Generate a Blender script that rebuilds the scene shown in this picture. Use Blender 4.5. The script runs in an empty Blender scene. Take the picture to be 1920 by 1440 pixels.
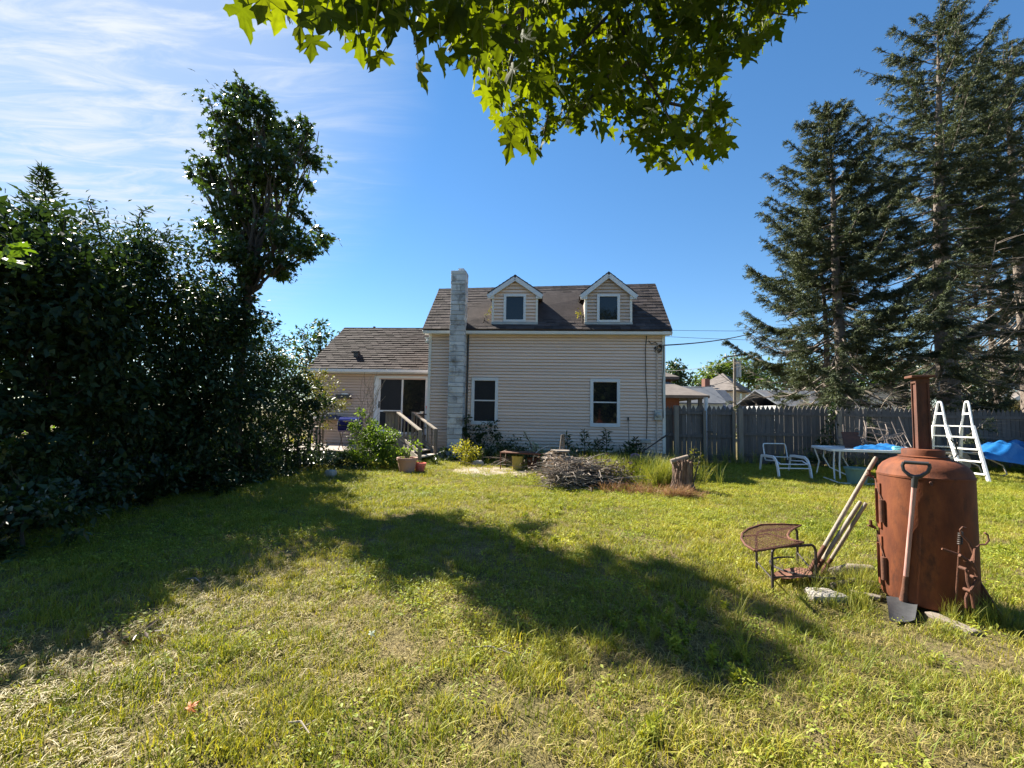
import bpy, math, random
import numpy as np
from mathutils import Vector, Matrix
R = math.radians
rnd = random.Random(7)
rng = np.random.default_rng(11)
SC = bpy.context.scene
COL = SC.collection

# ------------------------------------------------------------------ camera
EYE, FPX = 1.45, 850.0
PITCH, ROLL = math.atan(56 / FPX), R(1.0)
cam_d = bpy.data.cameras.new("camera")
cam = bpy.data.objects.new("camera", cam_d)
COL.objects.link(cam)
cam_d.sensor_width = 36.0
cam_d.lens = 36.0 * FPX / 1920.0
cam_d.clip_start, cam_d.clip_end = 0.05, 2000.0
fw = Vector((0, math.cos(PITCH), math.sin(PITCH)))
u0 = Vector((0, -math.sin(PITCH), math.cos(PITCH)))
r0 = Vector((1, 0, 0))
CR = r0 * math.cos(ROLL) + u0 * math.sin(ROLL)
CU = -r0 * math.sin(ROLL) + u0 * math.cos(ROLL)
cam.matrix_world = Matrix(((CR.x, CU.x, -fw.x, 0), (CR.y, CU.y, -fw.y, 0), (CR.z, CU.z, -fw.z, EYE), (0, 0, 0, 1)))
SC.camera = cam

# ------------------------------------------------------------------ sky, sun, exposure
SUN_AZ, SUN_EL = R(-48), R(40.5)            # azimuth from +Y towards +X
to_sun = Vector((math.sin(SUN_AZ) * math.cos(SUN_EL), math.cos(SUN_AZ) * math.cos(SUN_EL), math.sin(SUN_EL)))
sd = bpy.data.lights.new("sun", 'SUN')
sd.energy, sd.angle, sd.color = 5.0, R(0.5), (1.0, 0.93, 0.80)
so = bpy.data.objects.new("sun", sd)
COL.objects.link(so)
so.rotation_euler = (-to_sun).to_track_quat('-Z', 'Y').to_euler()
so.location = to_sun * 60
SC.view_settings.view_transform = 'Standard'
SC.view_settings.look = 'None'
SC.view_settings.exposure = 1.86
SC.view_settings.gamma = 1.0

W = bpy.data.worlds.new("World")
SC.world = W
W.use_nodes = True
nt = W.node_tree
nt.nodes.clear()
N = nt.nodes.new
L = nt.links.new
def wm(op, a, b=None, c=None):
    n = N('ShaderNodeMath'); n.operation = op
    for i, v in enumerate((a, b, c)):
        if v is None: continue
        if isinstance(v, (int, float)): n.inputs[i].default_value = v
        else: L(v, n.inputs[i])
    return n.outputs[0]
out = N('ShaderNodeOutputWorld'); bg = N('ShaderNodeBackground')
sky = N('ShaderNodeTexSky'); sky.sky_type = 'NISHITA'
sky.sun_disc = False
sky.sun_elevation, sky.sun_rotation = SUN_EL, SUN_AZ
sky.altitude, sky.air_density, sky.dust_density, sky.ozone_density = 0, 1.0, 0.0, 5.0
tc = N('ShaderNodeTexCoord')
sp = N('ShaderNodeSeparateXYZ'); L(tc.outputs['Generated'], sp.inputs[0])
zz = wm('MAXIMUM', sp.outputs[2], 0.06)
pu, pv = wm('DIVIDE', sp.outputs[0], zz), wm('DIVIDE', sp.outputs[1], zz)
cx = N('ShaderNodeCombineXYZ'); L(pu, cx.inputs[0]); L(wm('MULTIPLY', pv, 3.6), cx.inputs[1])
mp = N('ShaderNodeMapping'); mp.inputs['Rotation'].default_value = (0, 0, R(14)); L(cx.outputs[0], mp.inputs[0])
nz = N('ShaderNodeTexNoise'); nz.inputs['Scale'].default_value = 2.3; nz.inputs['Detail'].default_value = 7
nz.inputs['Roughness'].default_value = 0.62; nz.inputs['Distortion'].default_value = 0.9; L(mp.outputs[0], nz.inputs['Vector'])
cr = N('ShaderNodeMapRange'); cr.interpolation_type = 'SMOOTHSTEP'; cr.inputs[1].default_value = 0.36; cr.inputs[2].default_value = 0.74
L(nz.outputs['Fac'], cr.inputs[0])
dv = N('ShaderNodeVectorMath'); dv.operation = 'DOT_PRODUCT'; L(tc.outputs['Generated'], dv.inputs[0])
dv.inputs[1].default_value = Vector((math.sin(R(-58)) * .82, math.cos(R(-58)) * .82, .57)).normalized()
mr = N('ShaderNodeMapRange'); mr.interpolation_type = 'SMOOTHSTEP'; mr.inputs[1].default_value = 0.76; mr.inputs[2].default_value = 0.985
L(dv.outputs['Value'], mr.inputs[0])
veil = wm('ADD', wm('MULTIPLY', cr.outputs[0], 0.58), 0.44)
cf = wm('MULTIPLY', veil, mr.outputs[0])
hs = N('ShaderNodeHueSaturation'); hs.inputs['Saturation'].default_value = 1.22; hs.inputs['Value'].default_value = 1.0
gmm = N('ShaderNodeGamma'); gmm.inputs[1].default_value = .86; L(sky.outputs[0], gmm.inputs[0]); L(gmm.outputs[0], hs.inputs['Color'])
mx = N('ShaderNodeMix'); mx.data_type = 'RGBA'
L(cf, mx.inputs[0]); L(hs.outputs[0], mx.inputs[6]); mx.inputs[7].default_value = (3.75, 4.05, 4.4, 1)
L(mx.outputs[2], bg.inputs[0]); bg.inputs[1].default_value = 0.064
L(bg.outputs[0], out.inputs[0])

# ------------------------------------------------------------------ pixel helpers (photo pixels -> real points)
def ray(px, py):
    return fw + CR * ((px - 960) / FPX) + CU * ((720 - py) / FPX)
def P(px, py, Y):
    d = ray(px, py); k = Y / d.y
    return Vector((d.x * k, Y, EYE + d.z * k))
def G(px, py, z=0.0):
    d = ray(px, py); k = (z - EYE) / d.z
    return Vector((d.x * k, d.y * k, z))

# ------------------------------------------------------------------ materials
def newmat(name):
    m = bpy.data.materials.new(name); m.use_nodes = True
    t = m.node_tree; t.nodes.clear()
    o = t.nodes.new('ShaderNodeOutputMaterial')
    return m, t, o
def c4(c): return (c[0], c[1], c[2], 1)
def ramp(t, fac, stops):
    r = t.nodes.new('ShaderNodeValToRGB')
    e = r.color_ramp.elements
    while len(e) < len(stops): e.new(0.5)
    for k, (p, c) in enumerate(stops):
        e[k].position = p; e[k].color = c4(c)
    t.links.new(fac, r.inputs[0])
    return r.outputs[0]
def noise(t, scale, detail=4, rough=0.55, coord='Object', stretch=None, dist=0):
    c = t.nodes.new('ShaderNodeTexCoord'); n = t.nodes.new('ShaderNodeTexNoise')
    n.inputs['Scale'].default_value = scale; n.inputs['Detail'].default_value = detail
    n.inputs['Roughness'].default_value = rough; n.inputs['Distortion'].default_value = dist
    src = c.outputs[coord]
    if stretch:
        m = t.nodes.new('ShaderNodeMapping'); m.inputs['Scale'].default_value = stretch
        t.links.new(src, m.inputs[0]); src = m.outputs[0]
    t.links.new(src, n.inputs['Vector'])
    return n.outputs['Fac']
def mixc(t, fac, a, b, mode='MIX'):
    m = t.nodes.new('ShaderNodeMix'); m.data_type = 'RGBA'; m.blend_type = mode
    for s, v in ((0, fac), (6, a), (7, b)):
        if hasattr(v, 'links') or hasattr(v, 'is_linked'): t.links.new(v, m.inputs[s])
        elif isinstance(v, (int, float)): m.inputs[s].default_value = v
        else: m.inputs[s].default_value = c4(v)
    return m.outputs[2]
def pm(name, c1, c2=None, scale=6, rough=0.7, bump=0.0, bscale=40, stretch=None, metal=0.0, stops=None, spots=None, attr=0.0, spec=0.5, bdist=0.01):
    """two-tone noise Principled; spots=(colour, scale, lo, hi) adds blotches; attr varies by per-face 'rnd'."""
    m, t, o = newmat(name)
    b = t.nodes.new('ShaderNodeBsdfPrincipled'); t.links.new(b.outputs[0], o.inputs[0])
    c2 = c2 or c1
    f = noise(t, scale, 6, .6, stretch=stretch)
    col = ramp(t, f, stops or [(0.3, c1), (0.7, c2)])
    if spots:
        sc, ss, lo, hi = spots
        mrn = t.nodes.new('ShaderNodeMapRange'); mrn.inputs[1].default_value = lo; mrn.inputs[2].default_value = hi
        t.links.new(noise(t, ss, 7, .65, stretch=stretch), mrn.inputs[0])
        col = mixc(t, mrn.outputs[0], col, sc)
    if attr:
        a = t.nodes.new('ShaderNodeAttribute'); a.attribute_name = 'rnd'
        k = t.nodes.new('ShaderNodeMapRange'); k.inputs[3].default_value = 1 - attr; k.inputs[4].default_value = 1 + attr
        t.links.new(a.outputs['Fac'], k.inputs[0])
        v = t.nodes.new('ShaderNodeVectorMath'); v.operation = 'SCALE'
        t.links.new(col, v.inputs[0]); t.links.new(k.outputs[0], v.inputs['Scale']); col = v.outputs[0]
    t.links.new(col, b.inputs['Base Color'])
    b.inputs['Roughness'].default_value = rough; b.inputs['Metallic'].default_value = metal
    b.inputs['Specular IOR Level'].default_value = spec
    if bump:
        bn = t.nodes.new('ShaderNodeBump'); bn.inputs['Strength'].default_value = bump; bn.inputs['Distance'].default_value = bdist
        t.links.new(noise(t, bscale, 6, .6, stretch=stretch), bn.inputs['Height']); t.links.new(bn.outputs[0], b.inputs['Normal'])
    return m
def leafmat(name, stops, trans=0.4, tcol=(1.5, 1.35, .5), rough=0.45, attr='rnd', spec=0.4, veins=False):
    m, t, o = newmat(name)
    a = t.nodes.new('ShaderNodeAttribute'); a.attribute_name = attr
    col = ramp(t, a.outputs['Fac'], stops)
    if veins:
        col = mixc(t, 0.35, col, ramp(t, noise(t, 60, 3), [(.35, (.5, .5, .5)), (.65, (1.2, 1.2, 1.0))]), 'MULTIPLY')
    b = t.nodes.new('ShaderNodeBsdfPrincipled'); b.inputs['Roughness'].default_value = rough
    b.inputs['Specular IOR Level'].default_value = spec
    tr = t.nodes.new('ShaderNodeBsdfTranslucent')
    t.links.new(col, b.inputs['Base Color'])
    t.links.new(mixc(t, 1.0, col, tcol, 'MULTIPLY'), tr.inputs[0])
    ms = t.nodes.new('ShaderNodeMixShader'); ms.inputs[0].default_value = trans
    t.links.new(b.outputs[0], ms.inputs[1]); t.links.new(tr.outputs[0], ms.inputs[2]); t.links.new(ms.outputs[0], o.inputs[0])
    return m
def glassmat(name, c=(.012, .013, .015), rough=0.04, spec=0.5):
    m, t, o = newmat(name)
    b = t.nodes.new('ShaderNodeBsdfPrincipled'); t.links.new(b.outputs[0], o.inputs[0])
    b.inputs['Base Color'].default_value = c4(c); b.inputs['Roughness'].default_value = rough
    b.inputs['Specular IOR Level'].default_value = spec
    bn = t.nodes.new('ShaderNodeBump'); bn.inputs['Strength'].default_value = .06; bn.inputs['Distance'].default_value = .02
    t.links.new(noise(t, 2.5, 2), bn.inputs['Height']); t.links.new(bn.outputs[0], b.inputs['Normal'])
    return m

# ------------------------------------------------------------------ mesh builder
class MB:
    def __init__(s): s.v = []; s.f = []; s.r = []
    def add(s, vs, fs, r=None):
        n = len(s.v); s.v += [tuple(q) for q in vs]
        for f in fs:
            s.f.append([i + n for i in f]); s.r.append(rnd.random() if r is None else r)
    def box(s, c, d, rz=0.0, r=None):
        c = Vector(c); hx, hy, hz = d[0] / 2, d[1] / 2, d[2] / 2
        M = Matrix.Rotation(rz, 3, 'Z')
        vs = [c + M @ Vector((x * hx, y * hy, z * hz)) for z in (-1, 1) for y in (-1, 1) for x in (-1, 1)]
        s.add(vs, [(0, 2, 3, 1), (4, 5, 7, 6), (0, 1, 5, 4), (2, 6, 7, 3), (0, 4, 6, 2), (1, 3, 7, 5)], rnd.random() if r is None else r)
    def bb(s, x0, x1, y0, y1, z0, z1, r=None):
        s.box(((x0 + x1) / 2, (y0 + y1) / 2, (z0 + z1) / 2), (abs(x1 - x0), abs(y1 - y0), abs(z1 - z0)), 0, r)
    def beam(s, a, b, w, h, up=(0, 0, 1)):
        a, b = Vector(a), Vector(b); d = (b - a).normalized(); up = Vector(up)
        if abs(d.dot(up)) > .98: up = Vector((0, 1, 0)) if abs(d.y) < .9 else Vector((1, 0, 0))
        x = d.cross(up).normalized() * (w / 2); y = x.cross(d).normalized() * (h / 2)
        vs = [q + sx * x + sy * y for q in (a, b) for sy in (-1, 1) for sx in (-1, 1)]
        s.add(vs, [(0, 2, 3, 1), (4, 5, 7, 6), (0, 1, 5, 4), (2, 6, 7, 3), (0, 4, 6, 2), (1, 3, 7, 5)], rnd.random())
    def tube(s, pts, rad, n=8, cap=True):
        pts = [Vector(p) for p in pts]; m = len(pts)
        if not hasattr(rad, '__len__'): rad = [rad] * m
        d = (pts[1] - pts[0]).normalized()
        x = d.orthogonal().normalized(); vs = []
        for i in range(m):
            d2 = ((pts[min(i + 1, m - 1)] - pts[max(i - 1, 0)])).normalized()
            x = (x - d2 * x.dot(d2)); x = x.normalized() if x.length > 1e-6 else d2.orthogonal().normalized()
            y = d2.cross(x)
            for k in range(n):
                a = 2 * math.pi * k / n
                vs.append(pts[i] + (x * math.cos(a) + y * math.sin(a)) * rad[i])
        fs = [(i * n + k, i * n + (k + 1) % n, (i + 1) * n + (k + 1) % n, (i + 1) * n + k) for i in range(m - 1) for k in range(n)]
        if cap: fs += [tuple(range(n - 1, -1, -1)), tuple((m - 1) * n + k for k in range(n))]
        s.add(vs, fs, rnd.random())
    def lathe(s, prof, c=(0, 0, 0), n=32, a0=0.0, a1=2 * math.pi):
        c = Vector(c); full = abs(a1 - a0 - 2 * math.pi) < 1e-6; cols = n if full else n + 1
        vs = [c + Vector((r * math.cos(a0 + (a1 - a0) * k / n), r * math.sin(a0 + (a1 - a0) * k / n), z)) for r, z in prof for k in range(cols)]
        fs = [(i * cols + k, i * cols + (k + 1) % cols, (i + 1) * cols + (k + 1) % cols, (i + 1) * cols + k) for i in range(len(prof) - 1) for k in range(n)]
        s.add(vs, fs, rnd.random())
    def prism(s, poly, d):
        d = Vector(d); n = len(poly); a = [Vector(p) for p in poly]
        s.add(a + [p + d for p in a], [tuple(range(n - 1, -1, -1)), tuple(range(n, 2 * n))] + [(i, (i + 1) % n, n + (i + 1) % n, n + i) for i in range(n)], rnd.random())
    def build(s, name, mat, parent=None, smooth=False, loc=None, local=False, bevel=0.0):
        off = Vector((0, 0, 0))
        if not local:
            q = parent
            while q is not None: off += Vector(q.location); q = q.parent
            if loc is not None: off += Vector(loc)
        me = bpy.data.meshes.new(name)
        me.from_pydata([tuple(Vector(p) - off) for p in s.v], [], s.f)
        at = me.attributes.new('rnd', 'FLOAT', 'FACE'); at.data.foreach_set('value', s.r)
        me.materials.append(mat); me.update()
        if smooth:
            me.polygons.foreach_set('use_smooth', [True] * len(me.polygons)); me.set_sharp_from_angle(angle=R(42))
        o = bpy.data.objects.new(name, me); COL.objects.link(o)
        if parent is not None: o.parent = parent
        if loc is not None: o.location = loc
        if bevel:
            bv = o.modifiers.new('bevel', 'BEVEL'); bv.width = bevel; bv.segments = 2; bv.limit_method = 'ANGLE'
        return o

def fastmesh(name, co, tris, rv, mat, parent=None, off=(0, 0, 0), smooth=False):
    """co (n,3), tris (m,3) arrays, rv (m,) face values."""
    me = bpy.data.meshes.new(name)
    co = np.asarray(co, np.float32) - np.asarray(off, np.float32)
    me.vertices.add(len(co)); me.vertices.foreach_set('co', co.ravel())
    me.loops.add(tris.size); me.loops.foreach_set('vertex_index', tris.astype(np.int32).ravel())
    me.polygons.add(len(tris)); me.polygons.foreach_set('loop_start', np.arange(0, tris.size, 3, dtype=np.int32))
    me.update(calc_edges=True)
    at = me.attributes.new('rnd', 'FLOAT', 'FACE'); at.data.foreach_set('value', np.asarray(rv, np.float32))
    if smooth: me.polygons.foreach_set('use_smooth', np.ones(len(tris), bool))
    me.materials.append(mat)
    o = bpy.data.objects.new(name, me); COL.objects.link(o)
    if parent is not None: o.parent = parent
    return o
def tag(o, label=None, cat=None, group=None, kind=None):
    if label: o['label'] = label
    if cat: o['category'] = cat
    if group: o['group'] = group
    if kind: o['kind'] = kind
    return o
def thing(name, label, cat, loc=(0, 0, 0), group=None, rz=0.0):
    o = bpy.data.objects.new(name, None); COL.objects.link(o)
    o.empty_display_size = .2; o.location = loc; o.rotation_euler = (0, 0, rz)
    return tag(o, label, cat, group)

# ------------------------------------------------------------------ foliage
T_OVAL = (np.array([(0, 0, 0), (.45, -.26, .07), (1, 0, -.06), (.45, .26, .07)]), np.array([(0, 1, 2), (0, 2, 3)]))
T_LONG = (np.array([(0, 0, 0), (.4, -.15, .05), (1, 0, -.12), (.4, .15, .05)]), np.array([(0, 1, 2), (0, 2, 3)]))
T_STAR = (np.array([(0, 0, 0), (-.05, .38, -.03), (.30, .20, .03), (.52, .56, -.05), (.55, .18, .03), (1.05, 0, -.10), (.55, -.18, .03), (.52, -.56, -.05), (.30, -.20, .03), (-.05, -.38, -.03)]),
          np.array([(0, 1, 2), (0, 2, 4), (2, 3, 4), (0, 4, 5), (0, 5, 6), (0, 6, 8), (6, 7, 8), (0, 8, 9)]))
T_NEEDLE = (np.array([(0, -.07, 0), (0, .07, 0), (1, 0, 0), (.35, 0, .16)]), np.array([(0, 2, 3), (1, 3, 2)]))
def unit(a): return a / np.maximum(np.linalg.norm(a, axis=1, keepdims=True), 1e-9)
def leaves(pos, tip, nor, size, tmpl):
    tv, tf = tmpl
    tip = unit(tip); w = unit(np.cross(nor, tip)); n = np.cross(tip, w)
    co = pos[:, None, :] + size[:, None, None] * (tv[None, :, 0:1] * tip[:, None, :] + tv[None, :, 1:2] * w[:, None, :] + tv[None, :, 2:3] * n[:, None, :])
    k = len(tv); m = len(pos)
    tris = (tf[None] + (np.arange(m) * k)[:, None, None]).reshape(-1, 3)
    return co.reshape(-1, 3), tris
def clumped(blobs, per, clumps=26, sig=.2, up=.8, droop=.35, size=.07, sv=.3, tmpl=T_OVAL, fill=2.0):
    """blobs: list of (centre, (rx,ry,rz)); leaves gathered in clumps near each blob's skin. returns co,tris,rv"""
    C, T, V, nb = [], [], [], 0
    for c, r in blobs:
        c = np.array(c, float); r = np.array(r if hasattr(r, '__len__') else (r, r, r), float)
        n = int(per * (np.prod(r) ** (2 / 3)))
        m = max(6, int(clumps * (np.prod(r) ** (2 / 3))))
        d = unit(rng.normal(size=(m, 3)))
        cc = d * (rng.random((m, 1)) ** (1 / fill)) * (1 + .22 * np.sin(d[:, :1] * 5 + c[0] * 3) * np.cos(d[:, 2:] * 4 + c[1]))
        ci = rng.integers(0, m, n)
        cs = (sig * (.6 + .9 * rng.random(m)))[ci][:, None]
        q = cc[ci] + rng.normal(size=(n, 3)) * cs * np.array((1.1, 1.1, .75))
        pos = c + q * r
        o = unit(q + rng.normal(size=(n, 3)) * .3)
        tip = o * .7 + rng.normal(size=(n, 3)) * .6 - np.array((0, 0, droop))
        nor = np.array((0, 0, up)) + rng.normal(size=(n, 3)) * .55 + o * .25
        s = size * (1 + sv * rng.normal(size=n)).clip(.45, 1.7)
        co, tr = leaves(pos, tip, nor, s, tmpl)
        clv = rng.random(m)[ci] * .6 + rng.random(n) * .4
        C.append(co); T.append(tr + nb); nb += len(co); V.append(np.repeat(clv, len(tmpl[1])))
    return np.concatenate(C), np.concatenate(T), np.concatenate(V)
def limb(a, b, sag=.12, k=5, j=.06):
    a, b = Vector(a), Vector(b); ln = (b - a).length
    return [a.lerp(b, i / k) + Vector((rnd.uniform(-j, j) * ln, rnd.uniform(-j, j) * ln, sag * ln * math.sin(math.pi * i / k))) * (0 if i in (0, k) else 1) for i in range(k + 1)]
def leafy(name, label, cat, base, blobs, per, size, mat, bark, tmpl=T_OVAL, trunk_r=.09, fork=.45, group=None, clumps=26, sig=.2, crown='crown', trunk='trunk', fill=2.0, up=.8, droop=.35, stems=1, topz=None):
    t = thing(name, label, cat, base, group)
    co, tr, rv = clumped(blobs, per, clumps, sig, size=size, tmpl=tmpl, fill=fill, up=up, droop=droop)
    keep = co[tr][:, :, 2].min(1) > 0.0
    fastmesh(crown, co, tr[keep], rv[keep], mat, t, base)
    b = MB(); base = Vector(base)
    cen = Vector(np.mean([np.array(c) for c, _ in blobs], axis=0))
    for s in range(stems):
        p0 = base + (Vector((rnd.uniform(-.3, .3), rnd.uniform(-.3, .3), 0)) if stems > 1 else Vector())
        f = p0.lerp(cen, fork); f.x = p0.x * .6 + f.x * .4; f.y = p0.y * .6 + f.y * .4
        b.tube([p0 - Vector((0, 0, .05))] + limb(p0, f, 0, 4, .03)[1:], [trunk_r * 1.25] + [trunk_r * (1 - .12 * i) for i in range(4)], 9)
        for i, (c, r) in enumerate(blobs):
            if i % stems == s or stems == 1:
                lk_ = .6 if len(blobs) < 14 else .26
                b.tube(limb(f, Vector(c), .05, 5), [trunk_r * lk_ * (1 - .15 * i2) for i2 in range(6)], 6)
                for q in range(3):
                    rr = np.array(r if hasattr(r, '__len__') else (r, r, r)) * .8
                    e = Vector(c) + Vector((rnd.uniform(-1, 1) * rr[0], rnd.uniform(-1, 1) * rr[1], rnd.uniform(-.4, 1) * rr[2]))
                    b.tube(limb(Vector(c).lerp(f, .4), e, .05, 4), [trunk_r * .2, trunk_r * .16, trunk_r * .12, trunk_r * .08, trunk_r * .05], 5)
    b.build(trunk, bark, t, smooth=True)
    return t

# ------------------------------------------------------------------ material set
M_soil = pm('lawn_soil', (.075, .058, .030), (.25, .20, .095), 26, .95, 1.0, 45, spots=((.09, .085, .03), 1.6, .40, .66), spec=.1, bdist=.03)
M_siding = pm('vinyl_siding', (.66, .525, .44), (.70, .56, .475), 1.2, .55, .12, 3, stretch=(1, 1, 9), spots=((.52, .42, .36), 1.4, .58, .85), attr=.08, spec=.3)
M_siding_dirty = pm('weathered_siding', (.44, .36, .31), (.54, .435, .37), 1.8, .6, .12, 3, spots=((.26, .24, .20), 2.2, .55, .8), attr=.05, spec=.3)
M_trim = pm('painted_trim', (.60, .585, .54), (.66, .65, .61), 3, .5, .08, 20, spots=((.34, .31, .26), 5, .66, .85))
M_white = pm('white_vinyl', (.54, .57, .61), (.60, .63, .66), 3, .4, spots=((.5, .48, .44), 6, .68, .85))
M_shingle = pm('asphalt_shingle', (.050, .041, .040), (.082, .067, .064), 3.5, .9, .5, 160, spots=((.07, .055, .05), 2.2, .55, .8), attr=.38, spec=.15)
M_shingle_grey = pm('grey_shingle', (.12, .105, .098), (.17, .15, .138), 2, .9, .4, 90, attr=.18, spec=.15)
M_slate = pm('slate_roof', (.10, .11, .13), (.15, .16, .18), 2, .9, .4, 90, attr=.18, spec=.15)
M_chim = pm('painted_block', (.36, .385, .42), (.56, .58, .60), 2.2, .85, 1.0, 14, spots=((.13, .125, .125), 3.4, .50, .70), attr=.2, bdist=.03)
M_mortar = pm('mortar', (.20, .20, .20), (.30, .29, .28), 6, .95)
M_glass = glassmat('window_glass')
M_screen = pm('insect_screen', (.010, .012, .016), (.014, .016, .021), 5, .6, spec=.3)
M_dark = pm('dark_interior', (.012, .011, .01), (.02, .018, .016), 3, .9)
M_curtain = pm('curtain', (.30, .33, .33), (.42, .44, .44), 2, .8, stretch=(12, 12, 1))
M_wood = pm('weathered_wood', (.15, .125, .10), (.23, .195, .16), 2.2, .85, .5, 14, stretch=(6, 6, .7), spots=((.07, .06, .05), 2.5, .58, .8), attr=.16)
M_fence = pm('greyed_pickets', (.085, .075, .070), (.125, .112, .106), 1.8, .85, .5, 16, stretch=(7, 7, .6), spots=((.05, .045, .043), 1.6, .55, .85), attr=.22)
M_deck = pm('deck_planks', (.40, .34, .28), (.52, .45, .38), 2.5, .8, .4, 12, stretch=(1, 8, 1), attr=.1)
M_patio = pm('patio_stone', (.22, .18, .15), (.29, .24, .20), 3, .9, .4, 12, spots=((.2, .17, .14), 3, .55, .75), attr=.12)
M_rust = pm('rusty_steel', (.115, .030, .012), (.21, .058, .020), 7, .78, .35, 90, stops=[(.26, (.070, .022, .012)), (.5, (.135, .040, .017)), (.76, (.215, .068, .025))], stretch=(1, 1, .45), spots=((.05, .021, .015), 8, .54, .72), spec=.3, bdist=.004)
M_rustd = pm('dark_rusty_iron', (.07, .032, .022), (.14, .055, .03), 14, .8, .4, 90, spec=.35)
M_iron = pm('black_iron', (.018, .016, .015), (.045, .03, .024), 14, .6, .3, 60)
M_mesh = pm('rusty_expanded_mesh', (.11, .045, .028), (.19, .085, .05), 14, .8)
M_blade = pm('worn_black_blade', (.03, .032, .036), (.06, .062, .066), 9, .55, .2, 40, spots=((.16, .12, .09), 9, .64, .8))
M_black = pm('black_plastic', (.022, .024, .028), (.04, .042, .046), 9, .5)
M_pinkwood = pm('faded_red_handle', (.33, .16, .14), (.44, .27, .23), 5, .65, .3, 20, stretch=(5, 5, .8), spots=((.22, .09, .07), 6, .6, .8))
M_ash = pm('grey_ash_handle', (.20, .165, .13), (.29, .245, .20), 6, .75, .4, 20, stretch=(5, 5, .8), spots=((.17, .13, .1), 7, .58, .8))
M_bark = pm('bark', (.045, .036, .029), (.095, .077, .062), 5, .95, 1.0, 16, stretch=(3, 3, .8), bdist=.04)
M_sbark = pm('spruce_bark', (.11, .085, .07), (.20, .165, .14), 3, .95, 1.0, 9, stretch=(2.5, 2.5, 1), spots=((.34, .32, .29), 2.5, .6, .75), bdist=.05)
M_twig = pm('dead_twigs', (.15, .122, .10), (.27, .23, .195), 5, .9, attr=.4)
M_wplast = pm('white_plastic', (.70, .70, .68), (.78, .78, .76), 4, .35, spots=((.40, .39, .30), 5, .60, .8))
M_wmetal = pm('white_painted_tube', (.70, .71, .72), (.78, .78, .78), 4, .4, spots=((.4, .34, .28), 12, .66, .8))
M_tarp = pm('blue_tarp', (.010, .10, .30), (.016, .15, .40), 3, .4, .3, 12, spec=.5, bdist=.03)
M_navy = pm('navy_enamel', (.012, .013, .11), (.018, .02, .15), 3, .12, spec=.6)
M_navycloth = pm('navy_cover', (.02, .025, .06), (.04, .045, .10), 4, .7)
M_grey = pm('grey_metal', (.30, .31, .31), (.38, .39, .38), 4, .45, metal=.3)
M_cable = pm('black_cable', (.02, .02, .021), (.03, .03, .03), 4, .6)
M_terra = pm('faded_terracotta', (.36, .20, .16), (.45, .27, .22), 4, .8, spots=((.26, .2, .17), 7, .58, .75))
M_pink = pm('pink_plastic', (.62, .13, .10), (.68, .17, .13), 4, .5)
M_teal = pm('teal_plastic', (.10, .20, .19), (.14, .25, .23), 3, .5)
M_stone = pm('stone', (.30, .27, .24), (.44, .41, .37), 6, .9, .6, 20)
M_purple = pm('purple_plastic', (.22, .10, .26), (.30, .16, .33), 4, .6)
M_stump = pm('stump_wood', (.12, .065, .045), (.26, .18, .135), 7, .95, 1.0, 12, stretch=(4, 4, .6), spots=((.025, .014, .01), 5, .52, .66), bdist=.05)
M_brick = pm('red_brick', (.15, .062, .045), (.19, .085, .06), 9, .9)
M_yellow = pm('yellow_pail', (.34, .27, .05), (.42, .33, .08), 5, .7, spots=((.2, .15, .05), 5, .55, .7))

G_STOPS = lambda a, b, c: [(0.05, a), (.5, b), (.95, c)]
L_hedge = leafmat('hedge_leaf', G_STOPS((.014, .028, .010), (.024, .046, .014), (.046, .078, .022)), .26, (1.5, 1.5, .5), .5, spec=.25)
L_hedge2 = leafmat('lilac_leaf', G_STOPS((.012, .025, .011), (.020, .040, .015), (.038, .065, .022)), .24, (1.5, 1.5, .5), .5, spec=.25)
L_maple = leafmat('maple_leaf', G_STOPS((.018, .036, .013), (.032, .060, .018), (.058, .095, .026)), .30, (1.6, 1.6, .5), .40)
L_over = leafmat('sugar_maple_leaf', G_STOPS((.030, .048, .009), (.046, .070, .011), (.068, .096, .013)), .48, (3.4, 2.9, .30), .65, spec=.06, veins=True)
L_spruce = leafmat('spruce_needles', G_STOPS((.034, .046, .030), (.075, .095, .058), (.15, .17, .088)), .22, (1.3, 1.3, .7), .6, spec=.15)
L_lime = leafmat('lime_shrub_leaf', G_STOPS((.05, .10, .015), (.10, .17, .025), (.17, .25, .04)), .45, (1.6, 1.5, .4), .5)
L_yellow = leafmat('yellow_shrub_leaf', G_STOPS((.16, .17, .015), (.25, .25, .025), (.34, .32, .04)), .45, (1.4, 1.3, .3), .5)
L_olive = leafmat('olive_leaf', G_STOPS((.07, .08, .02), (.12, .125, .03), (.18, .17, .045)), .4, (1.4, 1.3, .4), .5)
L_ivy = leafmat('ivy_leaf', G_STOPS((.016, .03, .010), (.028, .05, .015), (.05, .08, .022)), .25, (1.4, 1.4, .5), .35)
L_far = leafmat('far_leaf', G_STOPS((.05, .085, .022), (.085, .135, .032), (.13, .18, .045)), .4, (1.5, 1.4, .5), .5)
L_weed = leafmat('weed_leaf', G_STOPS((.05, .09, .02), (.09, .15, .03), (.16, .22, .05)), .4, (1.5, 1.4, .4), .5)
L_pale = leafmat('pale_leaf', G_STOPS((.20, .26, .16), (.30, .36, .24), (.45, .48, .38)), .3, (1.2, 1.2, .8), .5)

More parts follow.
